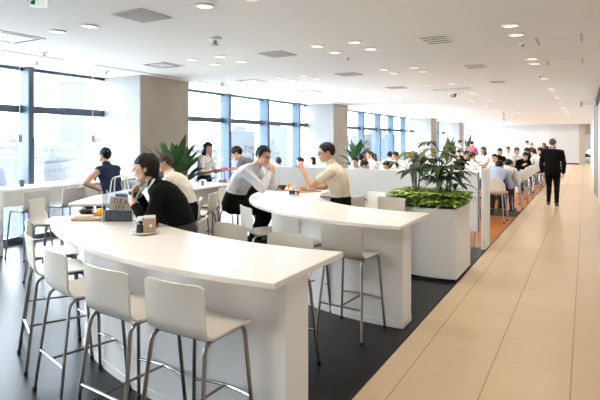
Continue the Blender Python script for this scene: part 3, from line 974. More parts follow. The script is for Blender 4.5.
class Prims:
    def __init__(s): s.mb = MB(); s.p = []
    def cone(s, a, b, r0, r1, lab):
        a, b = Vector(a), Vector(b)
        d = b - a
        L = d.length
        R = rot_to(d)
        prof = []
        for k in range(5):
            t = -PI / 2 + PI / 2 * k / 4
            prof.append((r0 * math.cos(t), r0 * math.sin(t)))
        for k in range(5):
            t = PI / 2 * k / 4
            prof.append((r1 * math.cos(t), L + r1 * math.sin(t)))
        s.mb.lathe(prof, 12, Matrix.Translation(a) @ R.to_4x4())
        s.p.append(('c', np.array(a), np.array(b), r0, r1, lab))
    def ell(s, c, r, lab, R=None):
        s.mb.ell(c, r, R, 16, 10)
        s.p.append(('e', np.array(Vector(c)), np.array(r), np.array(R) if R else np.eye(3), None, lab))
    def loft(s, rings, lab, labs=None):
        """rings: (centre, rx, ry, up axis dir, side axis)"""
        vs, fs = [], []
        n = 20
        for c, rx, ry, t in rings:
            t = Vector(t).normalized()
            sx = Vector((1, 0, 0))
            fy = t.cross(sx).normalized()
            for k in range(n):
                a = 2 * PI * k / n
                ca, sa = math.cos(a), math.sin(a)
                ca = math.copysign(abs(ca) ** 0.85, ca); sa = math.copysign(abs(sa) ** 0.85, sa)
                vs.append(Vector(c) + sx * rx * ca + fy * ry * sa)
        for i in range(len(rings) - 1):
            for k in range(n):
                l = (k + 1) % n
                fs.append((i * n + k, i * n + l, (i + 1) * n + l, (i + 1) * n + k))
        fs.append(list(range(n))[::-1])
        fs.append([(len(rings) - 1) * n + k for k in range(n)])
        s.mb.add(vs, fs)
        for i, (c, rx, ry, t) in enumerate(rings):
            R = np.eye(3)
            s.p.append(('e', np.array(Vector(c)), np.array((rx, ry, 0.10)), R, None, labs[i] if labs else lab))
    def label(s, P):
        best = np.full(len(P), 1e9)
        lab = np.zeros(len(P), dtype=int)
        names = []
        for q in s.p:
            if q[0] == 'c':
                a, b = q[1], q[2]
                d = b - a
                t = np.clip(((P - a) @ d) / max(1e-9, d @ d), 0, 1)
                D = np.linalg.norm(P - a - t[:, None] * d, axis=1) - (q[3] + (q[4] - q[3]) * t)
            else:
                X = ((P - q[1]) @ q[3]) / q[2]
                D = (np.linalg.norm(X, axis=1) - 1) * q[2].min()
            if q[5] not in names: names.append(q[5])
            i = names.index(q[5])
            m = D < best
            best[m] = D[m]
            lab[m] = i
        return [names[i] for i in lab]

def hand(pr, wrist, d, n, side, sc=1.0, curl=0.5, thick=1.0):
    """palm, four unequal fingers and a thumb; d along the forearm, n out of the palm"""
    d = Vector(d).normalized()
    n = Vector(n); n = (n - d * n.dot(d)).normalized()
    s = d.cross(n) * side          # towards the thumb side
    w = Vector(wrist)
    pr.cone(w - d * 0.02, w + d * 0.03, 0.024 * sc, 0.025 * sc, 'hand')
    for k, (off, L, pl) in enumerate([(0.031, 0.074, 0.083), (0.010, 0.083, 0.088), (-0.011, 0.077, 0.084), (-0.031, 0.060, 0.074)]):
        kn = w + d * pl * sc + s * off * sc
        pr.cone(w + d * 0.015 + s * off * 0.6 * sc, kn, 0.015 * sc, 0.0115 * sc, 'hand')
        a = kn
        dd = d + s * off * 2.0
        ang = curl * 0.75
        for fl, r0, r1 in [(0.48, 0.0095, 0.0088), (0.30, 0.0088, 0.008), (0.22, 0.008, 0.007)]:
            dd = (Matrix.Rotation(ang, 3, (d.cross(n)))) @ dd.normalized()
            b = a + dd.normalized() * L * fl * sc
            pr.cone(a, b, r0 * sc * thick, r1 * sc * thick, 'hand')
            a = b
            ang = curl * 0.8
    t0 = w + d * 0.022 * sc + s * 0.022 * sc
    t1 = t0 + (d * 0.6 + s * 0.75 + n * 0.35).normalized() * 0.042 * sc
    t2 = t1 + (d * 0.9 + s * 0.15 + n * 0.45).normalized() * 0.034 * sc
    t3 = t2 + (d * 0.95 - s * 0.1 + n * 0.4).normalized() * 0.026 * sc
    pr.cone(t0, t1, 0.0155 * sc, 0.0125 * sc, 'hand')
    pr.cone(t1, t2, 0.0115 * sc * thick, 0.0105 * sc * thick, 'hand')
    pr.cone(t2, t3, 0.0105 * sc * thick, 0.0085 * sc * thick, 'hand')

def rig(hip_z=0.9, lean=0, twist=0, head=(0, 0), hands=None, feet=None, knee=(0, 1, 0.15), slim=1.0, sleeve='long',
        elbow=None, palm=None, curl=(0.5, 0.5), hunch=0.0, skirt=False, coat=False, vox=0.012, thick=1.0, thigh_r=1.0):
    """a body in a pose: returns labelled mesh data plus the head transform. Faces +Y, x to its right."""
    pr = Prims()
    L = math.radians(lean)
    hip = Vector((0, 0, hip_z))
    def sp(h, ex=0):          # point on the spine, h above the hips
        k = min(1, max(0, h / 0.52))
        a = L * (0.75 + 0.5 * k) + hunch * k * k
        return hip + Vector((0, math.sin(a) * h, math.cos(a) * h)) + Vector((0, -0.02 * math.sin(PI * k), 0))
    def dirv(h): return (sp(h + 0.02) - sp(h - 0.02)).normalized()
    w = slim
    rings = [(sp(-0.09), 0.135 * w, 0.105, dirv(0)), (sp(-0.02), 0.170 * w, 0.122, dirv(0)), (sp(0.08), 0.155 * w, 0.112, dirv(0.08)),
             (sp(0.18), 0.138 * w, 0.103, dirv(0.18)), (sp(0.30), 0.158 * w, 0.114, dirv(0.30)), (sp(0.40), 0.172 * w, 0.112, dirv(0.40)),
             (sp(0.47), 0.160 * w, 0.090, dirv(0.46)), (sp(0.51), 0.105 * w, 0.068, dirv(0.48)), (sp(0.535), 0.062, 0.058, dirv(0.5))]
    pr.loft(rings, 'torso', ['pelvis', 'pelvis', 'pelvis', 'torso', 'torso', 'torso', 'torso', 'torso', 'neckbase'])
    nb = sp(0.53)
    td = dirv(0.5)
    hp, hy = math.radians(head[0]), math.radians(head[1])
    HR = Matrix.Rotation(hy, 3, 'Z') @ Matrix.Rotation(hp, 3, 'X')
    HR = HR.to_3x3()
    neckd = (td * 0.6 + Vector((0, 0.1, 0.5))).normalized()
    ntop = nb + neckd * 0.065
    hc = ntop + HR @ Vector((0, 0.028, 0.092))
    pr.cone(nb - td * 0.03, ntop + HR @ Vector((0, 0.0, 0.03)), 0.058 * (0.5 + 0.5 * w), 0.052 * (0.5 + 0.5 * w), 'neck')
    T = lambda x, y, z: hc + HR @ Vector((x, y, z))
    pr.ell(T(0, -0.012, 0.026), (0.073, 0.093, 0.086), 'head', HR)
    pr.ell(T(0, 0.022, -0.040), (0.058, 0.066, 0.070), 'head', HR)
    pr.cone(T(-0.02, 0.060, -0.094), T(0.02, 0.060, -0.094), 0.020, 0.020, 'head')
    pr.cone(T(0, 0.083, 0.014), T(0, 0.103, -0.020), 0.008, 0.0125, 'head')
    pr.ell(T(0, 0.070, 0.024), (0.048, 0.018, 0.010), 'head', HR)
    pr.ell(T(0, 0.084, -0.056), (0.022, 0.009, 0.010), 'head', HR)
    for s in (-1, 1):
        pr.ell(T(s * 0.034, 0.055, -0.022), (0.026, 0.026, 0.026), 'head', HR)
        pr.ell(T(s * 0.075, -0.012, -0.008), (0.010, 0.021, 0.032), 'head', HR)
        pr.cone(T(s * 0.050, 0.015, -0.070), T(s * 0.022, 0.058, -0.092), 0.020, 0.018, 'head')
    shp = sp(0.455)
    hands = hands or [(-0.23, 0.03, hip_z - 0.09), (0.23, 0.03, hip_z - 0.09)]
    for i, s in enumerate((-1, 1)):
        sh = shp + Vector((s * 0.172 * w, 0.0, 0))
        pr.cone(shp + Vector((s * 0.09 * w, -0.005, 0.012)), sh, 0.062, 0.056 * (0.5 + 0.5 * w), 'torso')
        hint = (elbow[i] if elbow else (s * 0.6, -0.5, -0.8))
        el, wr = ik(sh, hands[i], 0.285, 0.25, hint)
        mid = sh.lerp(el, 0.62)
        pr.cone(sh, mid, 0.054 * (0.4 + 0.6 * w), 0.047 * (0.4 + 0.6 * w), 'uarm')
        pr.cone(mid, el, 0.046 * (0.4 + 0.6 * w), 0.040 * (0.4 + 0.6 * w), 'larm')
        m2 = el.lerp(wr, 0.35)
        pr.cone(el, m2, 0.040 * (0.4 + 0.6 * w), 0.038 * (0.4 + 0.6 * w), 'farm')
        pr.cone(m2, wr, 0.038 * (0.4 + 0.6 * w), 0.026, 'farm')
        fd = (wr - el).normalized()
        pn = palm[i] if palm else (-s, 0.2, -0.3)
        hand(pr, wr + fd * 0.01, fd, pn, s * -1, 0.97, curl[i], thick)
    feet = feet or [(-0.10, 0.0, 0.0), (0.10, 0.0, 0.0)]
    for i, s in enumerate((-1, 1)):
        hj = hip + Vector((s * 0.088, 0.01, -0.03))
        f = Vector(feet[i])
        an = f + Vector((0, 0, 0.085))
        kn, an2 = ik(hj, an, 0.425, 0.42, knee)
        tr = 0.084 * thigh_r
        pr.cone(hj, hj.lerp(kn, 0.5), tr, tr * 0.85, 'thigh')
        pr.cone(hj.lerp(kn, 0.5), kn, tr * 0.85, 0.056, 'thigh')
        pr.cone(kn, kn.lerp(an2, 0.4), 0.055, 0.052, 'shank')
        pr.cone(kn.lerp(an2, 0.4), an2, 0.052, 0.037, 'shank')
        b = an2 - Vector((0, 0, 0.085))
        pr.cone(an2, b + Vector((0, -0.025, 0.035)), 0.036, 0.034, 'foot')
        pr.cone(b + Vector((0, -0.03, 0.035)), b + Vector((s * 0.012, 0.10, 0.033)), 0.035, 0.036, 'foot')
        pr.cone(b + Vector((s * 0.012, 0.10, 0.033)), b + Vector((s * 0.016, 0.165, 0.026)), 0.036, 0.026, 'foot')
    # fuse the shapes into one surface
    me = bpy.data.meshes.new('fuse')
    me.from_pydata([tuple(p) for p in pr.mb.v], [], pr.mb.f)
    ob = bpy.data.objects.new('fuse', me)
    COL.objects.link(ob)
    r = ob.modifiers.new('r', 'REMESH'); r.mode = 'VOXEL'; r.voxel_size = vox; r.adaptivity = 0
    sm = ob.modifiers.new('s', 'SMOOTH'); sm.factor = 0.5; sm.iterations = 3 if vox > 0.009 else 5
    dg = bpy.context.evaluated_depsgraph_get()
    em = ob.evaluated_get(dg).to_mesh()
    nv, nf = len(em.vertices), len(em.polygons)
    V = np.empty(nv * 3); em.vertices.foreach_get('co', V); V = V.reshape(-1, 3)
    N = np.empty(nv * 3); em.vertices.foreach_get('normal', N); N = N.reshape(-1, 3)
    F = [tuple(p.vertices) for p in em.polygons]
    ob.evaluated_get(dg).to_mesh_clear()
    bpy.data.objects.remove(ob); bpy.data.meshes.remove(me)
    FC = np.array([V[list(f)].mean(0) for f in F])
    lab = pr.label(FC)
    side = FC[:, 0] > 0
    shirt, trous, shoe = set(), set(), [set(), set()]
    sl = {'long': ('uarm', 'larm', 'farm'), 'short': ('uarm',), 'none': (), 'mid': ('uarm', 'larm')}[sleeve]
    for i, l in enumerate(lab):
        if l == 'torso' or l in sl: shirt.add(i)
        elif l == 'neckbase' and FC[i][2] < nb.z - 0.01 + 0.0: shirt.add(i)
        elif l == 'pelvis':
            if coat: shirt.add(i)
            else: trous.add(i)
        elif l in ('thigh', 'shank'):
            if coat and l == 'thigh' and FC[i][2] > hip_z - 0.19: shirt.add(i)
            elif l == 'shank' and skirt: pass
            else: trous.add(i)
        elif l == 'foot': shoe[1 if side[i] else 0].add(i)
    def garment(fs, off, amp, nm):
        used_v = sorted({v for i in fs for v in F[i]})
        mp = {v: k for k, v in enumerate(used_v)}
        P = V[used_v]; n = N[used_v]
        ph = np.sin(P[:, 2] * 38 + P[:, 0] * 17) * np.sin(P[:, 1] * 29 + P[:, 0] * 23 + 1.3) + 0.5 * np.sin(P[:, 0] * 61 + P[:, 2] * 47)
        O = P + n * (off + amp * ph)[:, None] if np.ndim(off) else P + n * (off + amp * ph[:, None])
        vs = [tuple(p) for p in O] + [tuple(p) for p in (P - n * 0.002)]
        K = len(used_v)
        ec = {}
        fl = []
        for i in fs:
            f = [mp[v] for v in F[i]]
            fl.append(f)
            for a, b in zip(f, f[1:] + f[:1]):
                ec[(a, b)] = ec.get((a, b), 0) + 1
        out = list(fl)
        for (a, b) in ec:
            if (b, a) not in ec: out.append([b, a, K + a, K + b])
        m = bpy.data.meshes.new(nm)
        m.from_pydata(vs, [], out)
        m.polygons.foreach_set('use_smooth', [True] * len(m.polygons))
        m.materials.append(None)
        return m
    bm_ = bpy.data.meshes.new('person')
    bm_.from_pydata([tuple(p) for p in V], [], F)
    bm_.polygons.foreach_set('use_smooth', [True] * nf)
    bm_.materials.append(None)
    d = dict(body=bm_, shirt=garment(shirt, 0.016 if coat else 0.011, 0.0035, 'shirt'), trousers=garment(trous, 0.010, 0.003, 'trousers'),
             shoes=[garment(q, 0.006, 0, 'shoe') for q in shoe if q], hc=hc, HR=HR, nb=nb, td=td, hip_z=hip_z)
    d['top'] = (hc + HR @ Vector((0, -0.012, 0.125))).z
    return d

def hair_mesh(style):
    nu, nv = 80, 50
    R = Vector((0.083, 0.104, 0.096))
    c = Vector((0, -0.015, 0.030))
    P = {'short': (0.070, -0.012, -0.070, 0), 'fringe': (0.036, -0.020, -0.085, 0), 'receding': (0.098, 0.0, -0.062, 0),
         'bob': (0.036, -0.066, -0.104, 1), 'long': (0.052, -0.10, -0.12, 2), 'tied': (0.060, -0.010, -0.075, 3)}[style]
    zf, zs, zb, extra = P
    r = random.Random(len(style) * 7 + 1)
    ph = [r.uniform(0, 6) for _ in range(4)]
    def pt(i, j, k):
        th = PI * j / nv
        a = 2 * PI * i / nu
        n = 1 + 0.022 * math.sin(9 * a + ph[0] + 3 * th) + 0.018 * math.sin(17 * a + ph[1] - 5 * th) + 0.014 * math.sin(23 * th + ph[2] + 6 * a)
        q = n if k == 0 else 0.86
        z = math.cos(th) * R.z
        f = 1.0
        if extra and z < 0: f = 1.0 + 0.04 * min(1, -z / 0.06)
        v = Vector((math.sin(th) * math.cos(a) * R.x * q * f, math.sin(th) * math.sin(a) * R.y * q * f, z * q))
        if extra in (1, 2) and z < -0.02:      # lower hair hangs straight down
            hr = math.hypot(math.sin(th) * 1, 0)
            u = min(1, (-z - 0.02) / 0.07)
            v.x = math.cos(a) * R.x * (0.985 if k == 0 else 0.80) * f * (1 - 0.10 * u)
            v.y = math.sin(a) * R.y * (0.985 if k == 0 else 0.80) * f * (1 - 0.12 * u)
            v.z = -0.02 - (0.088 if extra == 1 else 0.12) * u
        return v + c
    keep = []
    for j in range(nv):
        for i in range(nu):
            m = (pt(i, j, 0) + pt(i + 1, j + 1, 0)) / 2 - c
            a = abs(math.atan2(m.x, m.y))
            z = m.z + c.z
            A = math.radians
            e0, e1 = (A(58), A(88)) if extra in (1, 2) else (A(38), A(75))
            if a < e0: lim = zf
            elif a < e1: lim = zf + (zs - zf) * (a - e0) / (e1 - e0)
            elif a < A(115): lim = zs + (0.03 if not extra in (1, 2) and a > A(85) else 0)
            else: lim = zs + (zb - zs) * (a - A(115)) / A(65)
            if z > lim: keep.append((i, j))
    ks = set(keep)
    vid, vs, fs = {}, [], []
    def g(i, j, k):
        key = (i % nu, j, k) if 0 < j < nv else (0, j, k)
        if key not in vid:
            vid[key] = len(vs); vs.append(pt(i, j, k))
        return vid[key]
    for (i, j) in keep:
        q = [g(i, j, 0), g(i, j + 1, 0), g(i + 1, j + 1, 0), g(i + 1, j, 0)]
        q = list(dict.fromkeys(q))
        if len(q) > 2: fs.append(q)
        for (di, dj, e) in ((-1, 0, ((i, j), (i, j + 1))), (1, 0, ((i + 1, j + 1), (i + 1, j))), (0, 1, ((i, j + 1), (i + 1, j + 1))), (0, -1, ((i + 1, j), (i, j)))):
            ni, nj = (i + di) % nu, j + dj
            if 0 <= nj < nv and (ni, nj) not in ks:
                a, b = e
                fs.append([g(*b, 0), g(*a, 0), g(*a, 1), g(*b, 1)])
    mb = MB().add(vs, fs)
    if extra == 2:
        mb.ell((0, -0.085, -0.17), (0.080, 0.045, 0.17))
        for s in (-1, 1): mb.ell((s * 0.070, -0.015, -0.15), (0.028, 0.045, 0.14))
    if extra == 3:
        mb.ell((0, -0.125, 0.01), (0.045, 0.045, 0.045))
        mb.ell((0, -0.135, -0.08), (0.028, 0.03, 0.10))
    m = mb.mesh('hair', None, 70)
    m.materials.append(None)
    return m
HAIRS = {}
MESH1 = {}
def slot(o, m):
    if len(o.data.materials) == 0: o.data.materials.append(None)
    o.material_slots[0].link = 'OBJECT'
    o.material_slots[0].material = m
def child(root, name, me, m, loc=None, R=None, cover=False):
    o = bpy.data.objects.new(name, me)
    COL.objects.link(o)
    o.parent = root
    slot(o, m)
    if loc is not None:
        o.location = loc
    if R is not None:
        o.rotation_euler = R.to_euler()
    return o
def face_meshes():
    if MESH1: return
    MESH1['eye'] = MB().ell((0, 0, 0), (0.0125, 0.006, 0.0055), None, 10, 6).mesh('eye', None)
    MESH1['eyebrow'] = MB().tube([(-0.017, -0.004, -0.002), (0, 0.002, 0.003), (0.017, -0.004, 0)], [0.003, 0.0042, 0.002], 6).mesh('eyebrow', None)
    MESH1['mouth'] = MB().ell((0, 0, 0), (0.021, 0.005, 0.0055), None, 10, 6).mesh('mouth', None)
    MESH1['collar'] = MB().tube([(0.066 * math.cos(a), 0.064 * math.sin(a), 0.010 * -math.sin(a)) for a in [PI / 2 + 0.25 + (2 * PI - 0.5) * k / 20 for k in range(21)]], 0.014, 6).mesh('collar', None)
    for k in MESH1: MESH1[k].materials.append(None)
def person(rg, loc, face, label, shirt='white', trousers='dgrey', hair='short', hcol=None, scale=1.0, skin=None, group=None, collar=None, sname='shirt', tname='trousers'):
    face_meshes()
    b = bpy.data.objects.new('person', rg['body'])
    COL.objects.link(b)
    slot(b, skin or SKIN)
    b.location = loc
    b.rotation_euler = (0, 0, math.atan2(-face[0], face[1]))
    b.scale = (scale,) * 3
    tag(b, label, 'person', group)
    child(b, sname, rg['shirt'], CL[shirt])
    child(b, tname, rg['trousers'], CL[trousers])
    for s in rg['shoes']: child(b, 'shoe', s, CL['shoe'])
    hc, HR = rg['hc'], rg['HR']
    if hair not in HAIRS: HAIRS[hair] = hair_mesh(hair)
    child(b, 'hair', HAIRS[hair], hcol or HAIR, hc, HR)
    for s in (-1, 1):
        child(b, 'eye', MESH1['eye'], EYE, hc + HR @ Vector((s * 0.031, 0.0835, 0.002)), HR @ Matrix.Rotation(-s * 0.3, 3, 'Z'))
        child(b, 'eyebrow', MESH1['eyebrow'], hcol or HAIR, hc + HR @ Vector((s * 0.032, 0.088, 0.022)), HR @ Matrix.Rotation(-s * 0.3, 3, 'Z'))
    child(b, 'mouth', MESH1['mouth'], LIP, hc + HR @ Vector((0, 0.0905, -0.056)), HR)
    if collar:
        c = child(b, 'collar', MESH1['collar'], CL[collar], rg['nb'] + rg['td'] * 0.012, rot_to(rg['td']))
    return b
def place(rg, p, face, s=1.0, z=0.0):
    """root position that puts the head of a pose over the world point p"""
    f = Vector((face[0], face[1], 0)).normalized()
    r = Vector((f.y, -f.x, 0))
    hc = rg['hc']
    q = Vector((p[0], p[1], 0)) - (r * hc.x + f * hc.y) * s
    q.z = z
    return q
LEFT = (-CA, -SA)      # facing the left of the photo
RIGHT = (CA, SA)
AWAY = (-SA, CA)
TO = (SA, -CA)
def mixd(a, b, u):
    return (a[0] * (1 - u) + b[0] * u, a[1] * (1 - u) + b[1] * u)
HZ = 0.79
FT = [(-0.13, 0.26, 0.28), (0.13, 0.26, 0.28)]
V1 = 0.0068
# woman in the black jacket at the nearest counter
rg = rig(HZ, 15, head=(-2, 0), hands=[(-0.09, 0.38, 1.09), (0.05, 0.37, 1.15)], feet=FT, slim=0.93, sleeve='long', elbow=[(-0.5, -0.3, -1), (0.5, -0.3, -1)],
         palm=[(0.7, -0.5, 0.2), (-0.7, -0.5, 0.2)], curl=(0.8, 0.7), hunch=0.16, vox=V1)
LW = mixd(LEFT, TO, 0.10)
WP = place(rg, at_depth(146.5, 168, 4.35), LW)
pw = person(rg, WP, LW, 'woman in black jacket with bobbed black hair leaning over the nearest counter', 'black', 'dgrey', 'bob', skin=SKIN2, scale=1.03, collar='white', sname='jacket')
ln = MB()
hp = rg['nb']
ln.tube([hp + Vector((-0.055, 0.05, 0.02)), hp + Vector((-0.05, 0.125, -0.08)), hp + Vector((-0.03, 0.15, -0.22)), hp + Vector((0.0, 0.13, -0.32))], 0.007, 6)
ln.tube([hp + Vector((0.055, 0.05, 0.02)), hp + Vector((0.05, 0.125, -0.08)), hp + Vector((0.03, 0.15, -0.22)), hp + Vector((0.0, 0.13, -0.32))], 0.007, 6)
ln.build('lanyard', mat('pale_teal_ribbon', (0.45, 0.66, 0.62), 0.7), pw)
t = MB().lathe([(0.02, 0), (0.05, 0.03), (0.058, 0.055), (0.054, 0.055), (0.045, 0.03), (0.0, 0.012)], 16).build('rice_bowl', M_['bowl'], None,
    WP + Vector((LW[0] * 0.455, LW[1] * 0.455, 1.185)))
tag(t, 'dark bowl held up by the woman in the black jacket', 'bowl')
# man in the cream shirt at the third counter
rg = rig(HZ, 16, head=(-6, 8), hands=[(-0.10, 0.40, 1.08), (0.08, 0.42, 1.12)], feet=FT, slim=1.08, sleeve='long', hunch=0.12, vox=V1, curl=(0.7, 0.7), palm=[(0.5, -0.3, 0.6), (-0.5, -0.3, 0.6)])
person(rg, place(rg, at_depth(163.5, 162, 6.1), mixd(LEFT, AWAY, 0.12)), mixd(LEFT, AWAY, 0.12), 'man in cream shirt with thinning hair seated in front of the big plant', 'cream', 'black', 'receding', HAIRB, collar='cream')
# man in navy at the window
rg = rig(HZ, 12, head=(8, 0), hands=[(-0.17, 0.13, 0.95), (0.10, 0.36, 1.0)], feet=FT, sleeve='none', elbow=[(-1, 0.05, -0.5), (0.5, 0, -1)], vox=V1, palm=[(0.9, 0, 0), (0, 0, -1)], slim=0.98)
person(rg, place(rg, at_depth(104.5, 157, 7.75), mixd(LEFT, AWAY, 0.35)), mixd(LEFT, AWAY, 0.35), 'man in navy sleeveless top sitting at the window counter with hand on hip', 'navy', 'navy', 'short')
# person cut by the left edge
rg = rig(HZ, 14, head=(-10, 0), hands=[(-0.10, 0.40, 1.02), (0.10, 0.42, 1.02)], feet=FT, sleeve='long', hunch=0.1, vox=0.010)
person(rg, place(rg, at_depth(-15, 165, 8.0), mixd(LEFT, AWAY, 0.3)), mixd(LEFT, AWAY, 0.3), 'person in light blue shirt cut off by the left edge of the photo', 'ltblue', 'dgrey', 'short')
# woman with the pink tray
rg = rig(0.90, 4, head=(-12, -20), hands=[(-0.12, 0.34, 1.14), (0.13, 0.33, 1.14)], sleeve='mid', slim=0.9, skirt=True, vox=0.0085, elbow=[(-0.7, -0.7, -0.8), (0.7, -0.7, -0.8)], palm=[(0.4, 0, 0.9), (-0.4, 0, 0.9)])
fc = mixd(RIGHT, TO, 0.28)
WP = place(rg, at_depth(208.5, 150, 9.7), fc)
pw = person(rg, WP, fc, 'standing woman in white blouse and dark skirt carrying a pink tray', 'white', 'navy', 'long', scale=0.98, skin=SKIN2, tname='tights')
sk = MB()
pr_ = [(0.150, 0.55), (0.175, 0.62), (0.185, 0.80), (0.178, 0.92), (0.150, 1.02), (0.146, 1.04), (0.140, 1.02), (0.168, 0.9), (0.17, 0.62), (0.148, 0.56)]
sk.lathe(pr_, 28, Matrix.Diagonal((1.02, 0.80, 1, 1)))
sk.build('skirt', CL['navy'], pw)
f = Vector((fc[0], fc[1], 0)).normalized()
t = thing('serving_tray', 'pink tray carried by the standing woman', 'tray', WP + f * 0.44 + Vector((0, 0, 1.12)), math.atan2(-f.x, f.y))
MB().box(-0.20, 0.20, -0.14, 0.14, 0, 0.012).build('tray_base', M_['tray_pink'], t, bevel=0.005)
rim = MB()
for a in (-1, 1):
    rim.box(-0.20, 0.20, a * 0.135 - 0.006, a * 0.135 + 0.006, 0.012, 0.028)
    rim.box(a * 0.195 - 0.006, a * 0.195 + 0.006, -0.13, 0.13, 0.012, 0.028)
rim.build('rim', M_['tray_pink'], t, smooth=0)
t = thing('handbag', 'pale pink bag hanging from the arm of the standing woman', 'bag', WP + f * 0.25 + Vector((0.14, 0.05, 0.74)), math.atan2(-f.x, f.y))
MB().box(-0.10, 0.10, -0.04, 0.04, 0, 0.20).build('body', mat('mauve_bag', (0.50, 0.30, 0.42), 0.6), t, bevel=0.02)
MB().tube(bend_path([(-0.07, 0, 0.19), (-0.05, 0, 0.36), (0.05, 0, 0.36), (0.07, 0, 0.19)], 0.05), 0.007, 6).build('handle', mat('mauve_strap', (0.35, 0.18, 0.28), 0.6), t)
# person bending in grey
rg = rig(0.90, 20, head=(-24, 10), hands=[(-0.14, 0.40, 1.02), (0.14, 0.40, 1.02)], sleeve='short', hunch=0.15, slim=0.96, vox=0.0085, feet=[(-0.11, 0.02, 0), (0.11, -0.12, 0)], palm=[(0.5, 0, -0.8), (-0.5, 0, -0.8)])
fc = mixd(LEFT, AWAY, 0.30)
person(rg, place(rg, at_depth(236.5, 152, 8.7), fc), fc, 'person in grey short sleeved top bending over beside the window post', 'grey', 'black', 'fringe')
# man in the striped shirt
rg = rig(HZ, 19, head=(-14, -24), hands=[(-0.045, 0.46, 1.165), (0.05, 0.47, 1.18)], feet=FT, sleeve='long', hunch=0.18, slim=1.04, vox=V1, curl=(0.85, 0.8), elbow=[(-0.8, 0, -1), (0.8, 0, -1)],
         palm=[(0.8, -0.5, 0.1), (-0.8, -0.5, 0.1)])
fc = mixd(RIGHT, TO, 0.22)
WP = place(rg, at_depth(263.5, 162, 6.45), fc, 1.09)
person(rg, WP, fc, 'man in striped light shirt eating with both hands at the second counter', 'striped', 'black', 'short', scale=1.09, collar='striped')
# man in the beige shirt
rg = rig(HZ, 8, head=(-8, 12), hands=[(-0.12, 0.44, 1.245), (0.12, 0.47, 1.02)], feet=FT, sleeve='short', hunch=0.05, slim=1.0, vox=V1, curl=(0.85, 0.4), elbow=[(-0.5, 0.0, -1), (0.8, -0.2, -1)],
         palm=[(0.7, -0.5, -0.3), (-0.2, 0, -1)])
fc = mixd(LEFT, AWAY, 0.22)
WP = place(rg, at_depth(326, 158, 6.3), fc, 1.04, 0.02)
person(rg, WP, fc, 'man in beige short sleeved shirt raising chopsticks at the second counter', 'beige', 'black', 'short', scale=1.04, collar='beige')
f = Vector((fc[0], fc[1], 0)).normalized(); rr = Vector((f.y, -f.x, 0))
for k, lb in enumerate(('wooden chopstick raised by the man in beige, upper one', 'wooden chopstick raised by the man in beige, lower one')):
    a = WP + f * 0.56 - rr * 0.125 + Vector((0, 0, 1.36 - 0.01 * k))
    o = MB().tube([a - f * 0.05 - Vector((0, 0, 0.02)), a + f * 0.15 + Vector((0, 0, 0.03 - 0.025 * k))], [0.004, 0.0022], 6).build('chopstick', M_['chop'], None)
    tag(o, lb, 'chopstick', 'chopsticks in hand')
# man in the black suit walking away along the corridor
rg = rig(0.90, 1, head=(-4, 0), hands=[(-0.25, 0.09, 0.84), (0.25, -0.02, 0.83)], feet=[(-0.10, 0.09, 0.0), (0.10, -0.12, 0.0)], sleeve='long', slim=1.16, coat=True, vox=0.0085, thigh_r=1.1, knee=(0, 1, 0))
p = at(552.5, 205.5, 0)
person(rg, (p.x, p.y, 0), (0.03, 1), 'man in black suit walking away along the tiled corridor', 'black', 'black', 'short', HAIRG, scale=1.02, collar='white', sname='jacket')

# ------------------------------------------------------------------ people at the back tables
VB = 0.0115
LO = 0.57          # hip height on the low chairs
LF = [(-0.12, 0.40, 0), (0.12, 0.40, 0)]
B = {
    'eat': rig(LO, 20, head=(-14, 0), hands=[(-0.12, 0.42, 0.80), (0.13, 0.42, 0.86)], feet=LF, sleeve='long', hunch=0.1, vox=VB, thick=1.15),
    'sit': rig(LO, 6, head=(-2, 0), hands=[(-0.14, 0.42, 0.78), (0.14, 0.42, 0.78)], feet=LF, sleeve='short', vox=VB, thick=1.15, slim=0.95),
    'bow': rig(LO, 34, head=(-30, 0), hands=[(-0.13, 0.46, 0.80), (0.13, 0.46, 0.80)], feet=LF, sleeve='long', hunch=0.25, vox=VB, thick=1.15, slim=1.05),
    'stand': rig(0.9, 3, head=(-6, 0), hands=[(-0.16, 0.34, 1.08), (0.16, 0.34, 1.08)], sleeve='long', vox=VB, thick=1.15),
    'call': rig(0.9, 3, head=(0, 0), hands=[(-0.10, 0.12, 1.55), (0.24, 0.05, 0.85)], sleeve='long', vox=VB, thick=1.15, elbow=[(-1, 0.2, -0.4), (1, -0.3, -1)]),
}
CHAIRS = []
